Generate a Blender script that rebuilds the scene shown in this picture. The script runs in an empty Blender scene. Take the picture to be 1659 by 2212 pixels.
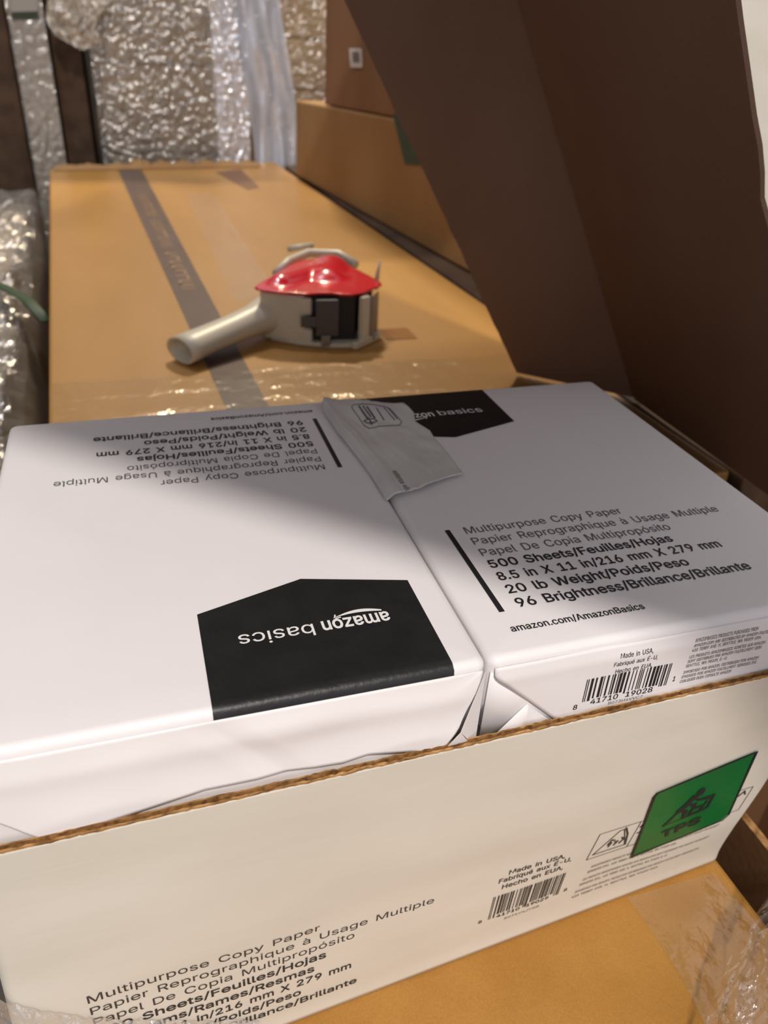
import bpy, bmesh, math, random
from mathutils import Vector, Matrix, noise

SC = bpy.context.scene
COL = SC.collection
rnd = random.Random(7)

# ------------------------------------------------------------------ camera
CAM = Vector((-0.128, -0.2211, 0.2274))
RT = Vector((0.9542, -0.29505, 0.04955))
UP = Vector((0.11513, 0.51499, 0.84943))
FW = Vector((0.27615, 0.80482, -0.52537))
cam = bpy.data.cameras.new('camera')
cam_o = bpy.data.objects.new('camera', cam)
COL.objects.link(cam_o)
cam.sensor_fit = 'VERTICAL'
cam.sensor_height = 36.0
cam.lens = 1664.16 / 2212 * 36.0
cam.clip_start = 0.01
cam.dof.use_dof = True
cam.dof.focus_distance = 0.365
cam.dof.aperture_fstop = 10.5
m3 = Matrix((RT, UP, -FW)).transposed()
cam_o.matrix_world = Matrix.Translation(CAM) @ m3.to_4x4()
SC.camera = cam_o

# ------------------------------------------------------------------ light
SC.view_settings.view_transform = 'Standard'
SC.view_settings.look = 'None'
SC.view_settings.gamma = 1.0
SC.view_settings.exposure = 0.0
w = bpy.data.worlds.new('world')
SC.world = w
w.use_nodes = True
w.node_tree.nodes['Background'].inputs[0].default_value = (0.93, 0.89, 0.93, 1)
w.node_tree.nodes['Background'].inputs[1].default_value = 0.80


def lamp(name, loc, target, size, power, col):
    l = bpy.data.lights.new(name, 'AREA')
    l.shape = 'DISK'
    l.size = size
    l.energy = power
    l.color = col
    o = bpy.data.objects.new(name, l)
    COL.objects.link(o)
    o.location = loc
    d = Vector(target) - Vector(loc)
    o.rotation_euler = d.to_track_quat('-Z', 'Y').to_euler()
    return o


lamp('bay_lamp_front', (-0.4, -2.4, 3.31), (0, 0.1, 0), 0.20, 142, (1.0, 0.92, 0.85))
lamp('bay_lamp_rear', (0.6, 3.6, 3.2), (0.15, 0.9, -0.1), 0.30, 108, (1.0, 0.82, 0.57))
lamp('bay_lamp_far', (-0.6, 2.2, 3.6), (0.1, 1.6, 0), 0.25, 40, (0.95, 0.93, 1.0))

SC.cycles.max_bounces = 8
SC.cycles.transparent_max_bounces = 24
SC.cycles.caustics_reflective = False
SC.cycles.caustics_refractive = False
SC.cycles.sample_clamp_indirect = 6.0


# ------------------------------------------------------------------ helpers
def s2l(r, g, b):
    f = lambda c: (c / 255 / 12.92) if c <= 10.3 else ((c / 255 + 0.055) / 1.055) ** 2.4
    return (f(r), f(g), f(b), 1.0)


def px(x, y, axis, val):
    """point of the place seen at photo pixel (x, y) on the plane axis = val"""
    d = FW + RT * ((x - 829.5) / 1664.16) - UP * ((y - 1106) / 1664.16)
    t = (val - CAM[axis]) / d[axis]
    return CAM + d * t


def new_mat(name):
    m = bpy.data.materials.new(name)
    m.use_nodes = True
    nt = m.node_tree
    return m, nt, nt.nodes['Principled BSDF']


def plain(name, col, rough=0.5, metal=0.0, spec=0.5, coat=0.0):
    m, nt, b = new_mat(name)
    b.inputs['Base Color'].default_value = col
    b.inputs['Roughness'].default_value = rough
    b.inputs['Metallic'].default_value = metal
    b.inputs['Specular IOR Level'].default_value = spec
    b.inputs['Coat Weight'].default_value = coat
    return m


def varied(name, c1, c2, scale=(8, 8, 8), rough=0.7, bump=0.0, bscale=200.0, detail=4.0, spec=0.3, coat=0.0,
           fine=0.0, bstretch=(1, 1, 1), bdist=0.002):
    """two tone noise colour with optional bump"""
    m, nt, b = new_mat(name)
    N, L = nt.nodes, nt.links
    tc = N.new('ShaderNodeTexCoord')
    mp = N.new('ShaderNodeMapping')
    mp.inputs['Scale'].default_value = scale
    L.new(tc.outputs['Object'], mp.inputs[0])
    nz = N.new('ShaderNodeTexNoise')
    nz.inputs['Scale'].default_value = 1.0
    nz.inputs['Detail'].default_value = detail
    L.new(mp.outputs[0], nz.inputs['Vector'])
    rp = N.new('ShaderNodeValToRGB')
    rp.color_ramp.elements[0].position = 0.35
    rp.color_ramp.elements[1].position = 0.65
    rp.color_ramp.elements[0].color = c1
    rp.color_ramp.elements[1].color = c2
    L.new(nz.outputs[0], rp.inputs[0])
    out = rp.outputs[0]
    if fine > 0:
        n2 = N.new('ShaderNodeTexNoise')
        n2.inputs['Scale'].default_value = 900
        n2.inputs['Detail'].default_value = 2
        L.new(tc.outputs['Object'], n2.inputs['Vector'])
        mx = N.new('ShaderNodeMix')
        mx.data_type = 'RGBA'
        mx.blend_type = 'OVERLAY'
        mx.inputs[0].default_value = fine
        L.new(out, mx.inputs[6])
        L.new(n2.outputs[0], mx.inputs[7])
        out = mx.outputs[2]
    L.new(out, b.inputs['Base Color'])
    b.inputs['Roughness'].default_value = rough
    b.inputs['Specular IOR Level'].default_value = spec
    b.inputs['Coat Weight'].default_value = coat
    b.inputs['Coat Roughness'].default_value = 0.25
    if bump > 0:
        mp2 = N.new('ShaderNodeMapping')
        mp2.inputs['Scale'].default_value = [bscale * q for q in bstretch]
        L.new(tc.outputs['Object'], mp2.inputs[0])
        n3 = N.new('ShaderNodeTexNoise')
        n3.inputs['Scale'].default_value = 1.0
        n3.inputs['Detail'].default_value = 3
        L.new(mp2.outputs[0], n3.inputs['Vector'])
        bp = N.new('ShaderNodeBump')
        bp.inputs['Strength'].default_value = bump
        bp.inputs['Distance'].default_value = bdist
        L.new(n3.outputs[0], bp.inputs['Height'])
        L.new(bp.outputs[0], b.inputs['Normal'])
        if coat:
            L.new(bp.outputs[0], b.inputs['Coat Normal'])
    return m


def film_mat(name, tint=(1, 1, 1, 1), clear=0.7, haze=0.1, rough=0.12, bscale=60.0, bump=0.6):
    """thin plastic film: see-through, a little milky, with glossy wrinkles"""
    m, nt, b = new_mat(name)
    N, L = nt.nodes, nt.links
    N.remove(b)
    out = N['Material Output']
    tr = N.new('ShaderNodeBsdfTransparent')
    gl = N.new('ShaderNodeBsdfGlossy')
    gl.inputs['Color'].default_value = tint
    gl.inputs['Roughness'].default_value = rough
    df = N.new('ShaderNodeBsdfDiffuse')
    df.inputs['Color'].default_value = tint
    tc = N.new('ShaderNodeTexCoord')
    nz = N.new('ShaderNodeTexNoise')
    nz.inputs['Scale'].default_value = bscale
    nz.inputs['Detail'].default_value = 4
    L.new(tc.outputs['Object'], nz.inputs['Vector'])
    bp = N.new('ShaderNodeBump')
    bp.inputs['Strength'].default_value = bump
    bp.inputs['Distance'].default_value = 0.01
    L.new(nz.outputs[0], bp.inputs['Height'])
    L.new(bp.outputs[0], gl.inputs['Normal'])
    m1 = N.new('ShaderNodeMixShader')
    m1.inputs[0].default_value = haze / max(1e-3, haze + clear)
    L.new(tr.outputs[0], m1.inputs[1])
    L.new(df.outputs[0], m1.inputs[2])
    m2 = N.new('ShaderNodeMixShader')
    m2.inputs[0].default_value = 1 - haze - clear
    L.new(m1.outputs[0], m2.inputs[1])
    L.new(gl.outputs[0], m2.inputs[2])
    L.new(m2.outputs[0], out.inputs['Surface'])
    return m


def empty(name, loc, label, cat, group=None, rz=0.0):
    o = bpy.data.objects.new(name, None)
    o.empty_display_size = 0.05
    COL.objects.link(o)
    o.location = loc
    o.rotation_euler = (0, 0, rz)
    o['label'] = label
    o['category'] = cat
    if group:
        o['group'] = group
    return o


def tag(o, label, cat, group=None):
    o['label'] = label
    o['category'] = cat
    if group:
        o['group'] = group
    return o


def link_mesh(name, verts, faces, mats, parent=None, fmat=None, smooth=False, world=True):
    """one mesh object; verts are world coordinates, kept in place below the parent"""
    me = bpy.data.meshes.new(name)
    me.from_pydata([tuple(v) for v in verts], [], faces)
    if not isinstance(mats, (list, tuple)):
        mats = [mats]
    for m in mats:
        me.materials.append(m)
    if fmat:
        for p, i in zip(me.polygons, fmat):
            p.material_index = i
    if smooth:
        for p in me.polygons:
            p.use_smooth = True
    me.update()
    o = bpy.data.objects.new(name, me)
    COL.objects.link(o)
    if parent is not None:
        o.parent = parent
        if world:
            chain = Matrix.Identity(4)
            p = parent
            while p is not None:
                chain = (Matrix.Translation(p.location) @ p.rotation_euler.to_matrix().to_4x4()) @ chain
                p = p.parent
            me.transform(chain.inverted())
    return o


def bevel(o, width, seg=2, angle=0.6):
    md = o.modifiers.new('bevel', 'BEVEL')
    md.width = width
    md.segments = seg
    md.limit_method = 'ANGLE'
    md.angle_limit = angle
    return o


def solidify(o, t, off=0.0):
    md = o.modifiers.new('solid', 'SOLIDIFY')
    md.thickness = t
    md.offset = off
    return o


def prism_vf(poly_bottom, poly_top):
    n = len(poly_bottom)
    v = [Vector(p) for p in poly_bottom] + [Vector(p) for p in poly_top]
    f = [tuple(reversed(range(n))), tuple(range(n, 2 * n))]
    f += [(i, (i + 1) % n, n + (i + 1) % n, n + i) for i in range(n)]
    return v, f


def plan_prism(name, poly, z0, z1, m, parent=None, bev=0.0):
    v, f = prism_vf([(x, y, z0) for x, y in poly], [(x, y, z1) for x, y in poly])
    o = link_mesh(name, v, f, m, parent)
    if bev:
        bevel(o, bev)
    return o


def grid(name, nu, nv, fn, m, parent=None, smooth=True, thick=0.0):
    v, f = [], []
    for j in range(nv + 1):
        for i in range(nu + 1):
            v.append(Vector(fn(i / nu, j / nv)))
    for j in range(nv):
        for i in range(nu):
            a = j * (nu + 1) + i
            f.append((a, a + 1, a + nu + 2, a + nu + 1))
    o = link_mesh(name, v, f, m, parent, smooth=smooth)
    if thick:
        solidify(o, thick)
    return o


def tube_vf(path, rad, n=10, ry=None, cap=True, up=Vector((0, 0, 1))):
    """swept oval; rad is a number or one per point; ry the vertical half height"""
    path = [Vector(p) for p in path]
    k = len(path)
    if not isinstance(rad, (list, tuple)):
        rad = [rad] * k
    if ry is None:
        ry = rad
    elif not isinstance(ry, (list, tuple)):
        ry = [ry] * k
    v, f = [], []
    for i, p in enumerate(path):
        d = (path[min(i + 1, k - 1)] - path[max(i - 1, 0)]).normalized()
        u = up if abs(d.dot(up)) < 0.95 else Vector((1, 0, 0))
        s = d.cross(u).normalized()
        t = s.cross(d).normalized()
        for j in range(n):
            a = 2 * math.pi * j / n
            v.append(p + s * (math.cos(a) * rad[i]) + t * (math.sin(a) * ry[i]))
    for i in range(k - 1):
        for j in range(n):
            f.append((i * n + j, i * n + (j + 1) % n, (i + 1) * n + (j + 1) % n, (i + 1) * n + j))
    if cap:
        f.append(tuple(reversed(range(n))))
        f.append(tuple((k - 1) * n + j for j in range(n)))
    return v, f


def join_vf(parts):
    V, F = [], []
    for v, f in parts:
        b = len(V)
        V += list(v)
        F += [tuple(i + b for i in q) for q in f]
    return V, F


def boxvf(x0, x1, y0, y1, z0, z1):
    return prism_vf([(x0, y0, z0), (x1, y0, z0), (x1, y1, z0), (x0, y1, z0)],
                    [(x0, y0, z1), (x1, y0, z1), (x1, y1, z1), (x0, y1, z1)])


# text: the built-in font turned into flat meshes ------------------------
GLYPHS = """A480|16,0 201,509 276,509 463,0 395,0 287,302 276,334 264,372 250,420 239,456 228,419 213,371 201,333 191,302 85,0|110,142 110,199 370,199 370,142
B456|60,0 60,509 241,509 289,504 329,491 359,469 381,442 394,410 398,374 395,344 387,320 373,301 356,286 336,275 315,267 315,262 339,257 363,245 385,227 402,203 414,173 418,136 413,100 400,67 377,39 344,18 301,4 247,0|125,57 245,57 296,63 330,80 349,105 355,137 352,161 342,184 327,203 306,218 279,228 248,231 125,231|125,285 238,285 265,288 288,296 308,309 323,326 333,348 336,372 330,403 313,429 283,446 240,452 125,452
C510|267,-7 205,1 150,25 104,63 70,115 48,179 40,254 48,329 70,393 104,445 150,484 205,508 267,516 305,513 340,504 373,490 402,471 427,447 448,418 463,385 473,348 408,348 401,373 389,395 375,413 357,428 337,440 315,449 292,454 267,456 223,450 184,432 150,403 125,364 109,314 103,254 109,194 125,145 151,105 184,76 223,59 267,53 292,55 315,60 337,69 357,81 375,96 389,114 401,136 408,160 473,160 463,124 448,91 428,62 402,38 373,19 341,5 305,-4
D502|219,0 96,0 96,57 215,57 272,63 318,81 354,110 379,149 394,198 399,255 394,312 379,361 354,399 320,428 275,446 221,452 93,452 93,509 225,509 294,501 353,478 399,441 433,391 455,329 462,255 455,181 433,119 398,68 351,31 291,8|125,509 125,0 60,0 60,509
E419|60,0 60,509 372,509 372,452 125,452 125,286 355,286 355,229 125,229 125,57 375,57 375,0
F410|60,0 60,509 369,509 369,452 125,452 125,278 346,278 346,221 125,221 125,0
G520|269,-7 205,1 149,25 104,64 69,116 47,179 40,254 47,329 69,393 103,445 149,484 203,508 265,516 304,513 340,504 374,489 403,469 429,445 449,416 465,384 474,349 408,349 399,372 387,393 373,411 356,427 337,439 315,448 291,454 265,456 222,450 183,432 150,404 125,364 109,314 103,254 109,194 125,145 151,105 184,76 224,59 269,53 309,57 345,71 374,93 396,123 410,160 415,199 283,199 283,256 478,256 478,200 471,141 451,91 419,50 377,19 326,0
H517|60,0 60,509 125,509 125,289 392,289 392,509 457,509 457,0 392,0 392,232 125,232 125,0
I300|31,0 31,57 118,57 118,452 31,452 31,509 269,509 269,452 183,452 183,57 269,57 269,0
J396|185,-7 124,3 75,33 44,81 33,145 33,173 98,173 98,145 104,104 122,74 149,56 185,50 220,56 248,74 266,104 272,145 272,509 336,509 336,145 326,81 294,33 246,3
K467|104,145 104,216 122,239 139,261 157,282 174,303 193,324 212,344 364,509 448,509 231,276 228,276|60,0 60,509 125,509 125,334 124,225 125,193 125,0|372,0 188,259 228,309 449,0
L393|60,0 60,509 125,509 125,57 361,57 361,0
M628|60,0 60,509 152,509 277,187 282,174 287,159 293,141 299,123 305,103 311,84 315,73 318,83 324,102 330,121 336,140 342,158 348,174 352,187 476,509 568,509 568,0 504,0 504,291 504,308 504,327 505,347 505,369 506,391 506,413 507,435 507,439 505,433 498,409 490,386 482,363 474,341 467,322 461,305 456,291 342,0 286,0 170,291 165,304 159,321 152,340 145,361 137,384 129,408 121,432 119,438 119,437 120,416 120,394 121,372 121,350 122,328 122,309 122,291 122,0
N523|60,0 60,509 136,509 343,183 352,169 363,151 375,130 388,107 401,82 402,80 402,81 401,108 400,134 399,157 399,178 399,195 399,509 463,509 463,0 387,0 202,290 190,310 177,331 164,354 148,381 130,413 120,430 121,417 122,384 123,354 124,328 125,307 125,291 125,0
O533|267,-7 205,1 150,25 105,63 70,115 48,179 40,254 48,329 70,393 105,445 150,484 205,508 267,516 329,508 384,484 429,445 464,393 486,329 493,254 486,179 464,115 429,63 384,25 329,1|267,53 310,59 349,76 383,105 408,144 425,194 430,254 425,314 408,365 383,404 349,433 310,450 267,456 223,450 184,433 151,404 125,364 109,314 103,254 109,194 125,144 151,105 184,76 223,59
P445|60,0 60,509 235,509 289,503 332,487 366,462 390,430 404,391 409,348 404,304 390,265 366,233 332,207 289,191 235,186 125,186 125,0|125,242 233,242 269,246 297,256 318,272 333,294 342,319 344,348 342,376 333,402 318,423 297,439 268,449 232,452 125,452
Q533|245,159 313,159 369,85 384,65 468,-48 401,-48 346,27 331,46|267,-7 205,1 150,25 105,63 70,115 48,179 40,254 48,329 70,393 105,445 150,484 205,508 267,516 329,508 384,484 429,445 464,393 486,329 493,254 486,179 464,115 429,63 384,25 329,1|267,53 310,59 349,76 383,105 408,144 425,194 430,254 425,314 408,365 383,404 349,433 310,450 267,456 223,450 184,433 151,404 125,364 109,314 103,254 109,194 125,144 151,105 184,76 223,59
R449|60,0 60,509 236,509 290,504 333,489 367,465 390,433 405,395 409,352 405,309 390,271 367,240 333,217 289,203 236,198 125,198 125,0|125,255 234,255 269,258 298,267 319,281 334,300 342,324 345,352 342,380 334,405 319,425 298,440 269,449 233,452 125,452|353,0 230,229 303,229 428,0
S447|224,-9 172,-4 128,9 91,31 64,60 46,96 38,137 104,137 110,110 123,88 142,71 166,59 194,52 224,49 257,52 286,60 311,74 329,92 341,114 346,139 342,161 332,179 316,193 296,205 272,214 245,222 184,239 128,260 86,289 60,326 52,372 58,413 75,448 102,476 138,498 180,511 227,516 275,511 316,498 351,476 377,449 394,415 401,378 337,378 326,412 302,437 267,453 225,459 194,456 167,448 145,435 129,418 118,398 115,376 119,352 131,334 148,319 169,308 191,300 212,293 264,279 287,272 312,264 336,252 359,238 379,220 395,198 405,171 408,139 403,99 386,64 360,34 323,11 278,-4
T449|32,452 32,509 417,509 417,452 257,452 257,0 193,0 193,452
U517|259,-8 203,-2 154,15 114,43 85,80 66,124 60,173 60,509 124,509 124,178 128,144 141,113 160,87 187,68 220,56 259,52 298,56 331,68 357,87 377,113 389,144 393,178 393,509 457,509 457,173 451,124 433,80 403,43 363,15 315,-2
V480|204,0 16,509 84,509 192,206 203,176 215,137 230,89 241,53 252,90 267,138 279,176 290,206 395,509 463,509 278,0
W686|155,0 16,509 82,509 163,196 170,171 175,145 181,120 187,94 192,67 193,62 194,67 200,94 205,120 211,145 218,171 224,196 306,509 380,509 462,196 468,171 474,145 480,120 486,94 492,67 492,64 493,67 499,94 504,120 510,145 517,171 523,196 603,509 670,509 530,0 455,0 368,323 359,356 351,391 344,431 343,437 342,433 335,395 327,359 318,323 230,0
X474|18,0 200,260 29,509 104,509 178,400 192,379 204,361 214,345 223,329 233,312 238,302 243,311 252,329 261,345 272,361 284,379 298,400 374,509 446,509 276,263 456,0 382,0 292,129 279,149 268,165 259,180 250,195 241,212 238,218 235,213 225,196 216,181 206,166 195,149 182,129 91,0
Y472|203,0 203,208 16,509 91,509 192,344 208,318 222,292 236,264 236,263 237,265 251,293 265,318 280,344 381,509 455,509 268,208 268,0
Z438|42,0 42,46 273,385 289,408 306,431 323,453 323,453 317,453 285,452 254,452 223,452 40,452 40,509 397,509 397,462 169,129 152,105 134,81 116,57 115,56 121,56 152,57 183,57 214,57 399,57 399,0
a389|160,-9 126,-5 94,5 68,22 48,45 35,73 30,108 34,138 43,161 58,179 78,193 100,203 125,211 152,216 178,220 209,224 234,227 252,230 265,235 273,243 276,255 276,257 273,279 267,297 256,311 240,322 220,329 196,331 171,329 149,322 132,313 118,301 107,288 100,274 41,291 57,322 79,346 104,364 133,375 163,382 194,384 215,383 239,379 263,372 286,360 306,343 322,320 333,290 337,251 337,0 277,0 277,52 272,52 264,38 252,25 236,12 215,1 190,-6|170,45 202,49 228,59 248,74 263,93 272,115 276,138 276,190 270,186 259,182 246,179 231,176 216,173 200,171 186,169 175,168 154,164 134,159 117,150 103,139 95,124 92,105 94,87 102,72 114,61 130,52 149,47
b424|229,-8 198,-5 172,4 153,17 138,31 127,46 118,59 112,59 112,0 53,0 53,509 114,509 114,319 118,319 127,331 137,346 152,360 171,373 197,381 229,384 274,378 313,361 345,332 370,293 385,245 390,189 385,133 370,84 346,45 313,16 274,-2|220,47 253,51 279,66 301,88 316,117 325,151 328,189 325,227 316,261 301,290 280,311 253,325 220,330 188,325 161,312 140,291 125,263 116,229 113,189 116,150 125,115 140,86 162,65 188,51
c396|207,-8 159,-2 117,16 82,46 56,85 40,133 34,187 40,243 56,291 82,330 117,360 159,378 207,384 234,383 260,377 284,368 305,356 324,341 340,322 353,301 362,277 303,262 298,276 290,289 281,301 270,311 257,319 242,325 226,329 207,330 173,325 145,310 124,287 108,258 99,224 96,187 99,151 108,117 124,89 145,66 173,51 207,46 226,48 243,52 258,58 271,66 282,76 292,89 299,102 304,117 363,102 354,78 341,56 325,37 306,21 285,9 261,-1 235,-6
d424|195,-8 151,-2 111,16 79,45 55,84 39,133 34,189 39,245 55,293 79,332 112,361 151,378 196,384 228,381 253,373 272,360 287,346 298,331 306,319 311,319 311,509 372,509 372,0 313,0 313,59 307,59 298,46 287,31 272,17 252,4 227,-5|205,47 236,51 263,65 284,86 299,115 309,150 312,189 309,229 300,263 284,291 263,312 237,325 205,330 172,325 145,311 124,290 108,261 99,227 96,189 99,151 109,117 124,88 145,66 172,51
e404|212,-8 161,-2 117,16 82,46 56,85 40,132 34,187 39,242 55,290 81,329 115,359 157,378 205,384 236,382 266,374 294,361 319,341 341,315 357,282 368,242 371,194 371,169 98,169 100,139 110,106 128,80 151,61 179,50 212,46 234,48 254,53 271,61 285,73 297,88 306,105 365,91 353,63 335,39 311,19 283,4 249,-5|99,221 309,221 307,237 298,269 283,294 263,314 237,326 205,330 173,326 146,313 125,294 109,270 99,241
f254|228,379 228,327 6,327 6,379|81,0 81,432 84,461 96,486 113,505 135,519 161,527 187,530 207,529 222,527 234,524 243,521 227,468 222,470 215,472 206,473 195,474 171,470 154,460 145,443 142,419 142,0
g425|207,-151 168,-148 134,-140 105,-127 82,-110 64,-91 51,-69 101,-41 110,-53 122,-66 136,-78 154,-88 178,-95 207,-97 249,-92 282,-75 304,-47 311,-6 311,68 306,68 298,56 287,41 272,28 252,16 227,8 195,5 152,10 113,27 80,53 55,90 39,136 34,191 39,246 55,293 80,332 112,361 152,378 196,384 228,382 253,373 273,360 288,346 299,331 308,319 313,319 313,379 372,379 372,-9 367,-54 350,-90 324,-117 291,-136 251,-147|205,59 237,63 264,75 285,95 300,121 309,154 312,193 309,231 300,264 285,291 264,312 237,325 205,330 172,325 145,312 124,290 109,262 99,229 96,193 99,155 109,123 124,96 145,76 172,63
h410|114,227 114,0 53,0 53,509 114,509 114,312 124,332 152,362 187,379 227,384 264,380 295,369 321,349 341,321 353,285 357,240 357,0 296,0 296,235 290,275 273,304 246,323 210,329 184,326 161,317 141,303 126,283 117,257
i167|53,0 53,379 114,379 114,0|84,443 67,446 54,455 44,468 41,483 44,499 54,512 67,521 84,524 100,521 114,512 123,499 126,483 123,468 114,455 100,446
j167|53,379 114,379 114,-30 111,-63 102,-90 86,-113 65,-129 37,-139 4,-143 -10,-143 -10,-87 2,-87 25,-83 40,-72 50,-54 53,-29|83,443 67,446 53,455 44,468 41,483 44,499 53,512 67,521 83,524 100,521 114,512 123,499 126,483 123,468 114,455 100,446
k381|110,137 110,212 121,212 284,379 360,379 184,199 177,199|53,0 53,509 114,509 114,0|294,0 148,186 191,229 372,0
l189|139,-2 101,3 74,20 58,47 53,84 53,509 114,509 114,99 115,77 120,62 130,54 146,52 154,52 160,53 165,53 170,54 181,3 172,1 162,-1 151,-2
m610|53,0 53,379 112,379 112,306 118,323 132,346 151,363 172,376 195,384 219,386 257,380 287,361 309,331 317,308 322,321 337,343 357,361 381,375 407,383 437,386 468,383 497,372 522,354 541,328 553,296 557,255 557,0 496,0 496,254 490,289 473,313 447,326 419,330 395,328 374,320 358,307 345,290 338,270 335,247 335,0 274,0 274,260 269,288 253,311 229,326 199,330 178,328 158,320 140,307 126,289 117,266 114,238 114,0
n410|114,227 114,0 53,0 53,379 112,379 112,307 124,332 152,362 187,379 227,384 264,380 295,369 321,349 341,321 353,285 357,240 357,0 296,0 296,235 290,275 273,304 246,323 210,329 184,326 161,317 141,303 126,283 117,257
o415|207,-8 159,-2 117,16 82,46 56,85 40,133 34,187 40,243 56,291 82,330 117,360 159,378 207,384 256,378 299,360 333,330 359,291 376,243 381,187 376,133 359,85 333,46 299,16 256,-2|207,46 242,51 270,66 292,89 307,117 316,151 319,187 316,224 307,258 292,287 270,310 242,325 207,330 173,325 145,310 124,287 108,258 99,224 96,187 99,151 108,117 124,89 145,66 173,51
p424|53,-143 53,379 112,379 112,319 118,319 126,331 137,346 152,360 171,373 197,381 229,384 274,378 313,361 345,332 370,293 385,245 390,189 385,133 370,84 346,45 313,16 274,-2 229,-8 198,-5 173,4 153,17 138,31 127,46 118,59 114,59 114,-143|220,47 253,51 279,66 301,88 316,117 325,151 328,189 325,227 316,261 301,290 280,311 253,325 220,330 188,325 161,312 140,291 125,263 116,229 113,189 116,150 125,115 140,86 162,65 188,51
q424|372,-143 311,-143 311,59 306,59 298,46 287,31 272,17 252,4 227,-5 195,-8 151,-2 111,16 79,45 55,84 39,133 34,189 39,245 55,293 79,332 112,361 151,378 196,384 228,381 253,373 272,360 287,346 298,331 307,319 313,319 313,379 372,379|205,47 236,51 263,65 284,86 299,115 309,150 312,189 309,229 300,263 284,291 263,312 237,325 205,330 172,325 145,311 124,290 108,261 99,227 96,189 99,151 109,117 124,88 145,66 172,51
r259|53,0 53,379 112,379 112,321 115,321 130,347 152,367 181,380 213,385 221,385 229,384 237,384 243,384 243,322 239,323 230,324 219,325 207,326 182,323 159,315 140,301 126,284 117,262 114,237 114,0
s365|182,-8 145,-5 112,3 84,18 62,38 45,63 36,94 94,107 105,79 124,60 150,49 181,45 217,50 244,62 262,81 268,103 265,121 254,136 237,147 212,155 149,170 104,186 72,208 53,237 47,274 51,305 65,332 87,354 115,370 149,381 187,384 223,381 254,372 279,358 299,339 314,316 324,290 268,277 258,298 243,316 219,328 187,333 156,329 131,317 114,299 109,277 112,258 124,243 144,232 172,223 229,209 275,194 306,171 325,142 331,107 326,75 312,47 290,24 260,6 223,-5
t227|204,379 204,327 6,327 6,379|65,471 126,471 126,98 128,76 136,61 150,53 170,50 177,50 185,51 194,52 202,54 213,2 203,-1 192,-3 180,-4 168,-4 125,2 92,21 72,52 65,93
u410|182,-5 146,-1 115,11 89,31 69,59 57,95 53,139 53,379 114,379 114,144 119,105 137,75 164,56 200,50 226,53 249,62 268,77 283,97 293,122 296,153 296,379 357,379 357,0 298,0 298,73 286,47 257,17 222,0
v389|163,0 17,379 84,379 165,155 177,121 187,87 195,57 203,87 213,121 224,155 305,379 371,379 226,0
w567|138,0 23,379 87,379 133,214 143,177 154,137 165,91 170,66 175,90 186,135 196,176 206,214 252,379 316,379 362,214 371,176 382,136 392,91 397,67 402,90 413,135 423,176 434,214 480,379 545,379 429,0 368,0 319,172 312,198 305,225 297,252 291,280 284,309 277,338 291,338 284,309 277,280 270,252 263,225 255,198 248,172 199,0
x379|21,0 155,195 29,379 100,379 147,306 164,279 179,253 191,232 202,253 216,279 233,306 282,379 352,379 224,192 358,0 287,0 231,85 214,112 200,136 189,155 178,136 165,112 148,85 91,0
y389|47,-139 61,-86 71,-87 88,-90 104,-89 118,-84 130,-74 141,-58 151,-36 163,-1 17,379 84,379 165,155 177,121 187,87 194,59 202,87 212,121 224,155 305,379 371,379 204,-58 191,-85 177,-107 159,-124 139,-136 117,-143 91,-145 77,-145 65,-143 54,-141
z380|42,0 42,46 254,320 254,323 48,323 48,379 333,379 333,331 126,60 126,56 339,56 339,0
0453|227,-7 174,1 130,24 95,62 69,113 53,178 48,254 53,330 69,395 95,447 130,484 174,508 227,516 279,508 323,484 358,447 384,395 400,330 405,254 400,178 384,113 359,62 323,24 279,1|227,50 261,56 290,74 313,103 330,144 340,194 344,254 340,314 330,365 313,405 290,435 261,453 227,460 192,453 163,435 140,405 123,365 113,314 109,254 113,194 123,144 140,103 163,74 192,56
1453|76,0 76,55 391,55 391,0|276,509 276,0 212,0 212,448 209,448 86,358 86,427 198,509
2453|64,0 64,47 234,229 261,257 282,282 299,305 311,327 318,348 320,371 317,397 308,419 293,436 273,449 250,457 224,460 196,457 172,447 153,433 139,413 130,390 127,362 66,362 71,405 86,442 111,473 143,496 182,511 225,516 268,511 306,497 337,474 361,445 376,411 381,372 378,345 371,318 357,290 336,259 306,223 267,180 153,60 153,57 389,57 389,0
3453|218,-7 173,-3 133,10 98,30 70,57 52,91 44,132 109,132 115,107 126,87 144,71 165,59 191,52 219,50 248,53 275,61 297,74 315,93 325,116 329,145 326,172 316,196 299,217 275,234 242,244 201,248 157,248 157,299 288,448 288,452 70,452 70,509 372,509 372,461 221,289 264,288 308,276 344,253 371,222 387,186 393,145 387,103 370,66 344,36 309,12 266,-2
4453|40,105 40,158 247,509 311,509 109,166 109,163 413,163 413,105|282,0 282,121 282,146 282,318 343,318 343,0
5453|221,-7 178,-2 140,11 108,32 83,60 66,93 60,130 122,130 127,108 138,89 154,73 173,60 196,52 221,50 250,53 276,64 298,82 314,104 324,131 328,162 324,193 314,221 297,244 275,262 248,273 218,277 192,275 167,268 145,258 128,246 67,253 96,509 366,509 366,452 151,452 134,301 136,301 155,315 178,325 203,331 229,334 263,330 294,321 321,306 345,285 364,260 379,231 388,199 391,163 385,117 369,76 343,41 309,15 268,-1
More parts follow.
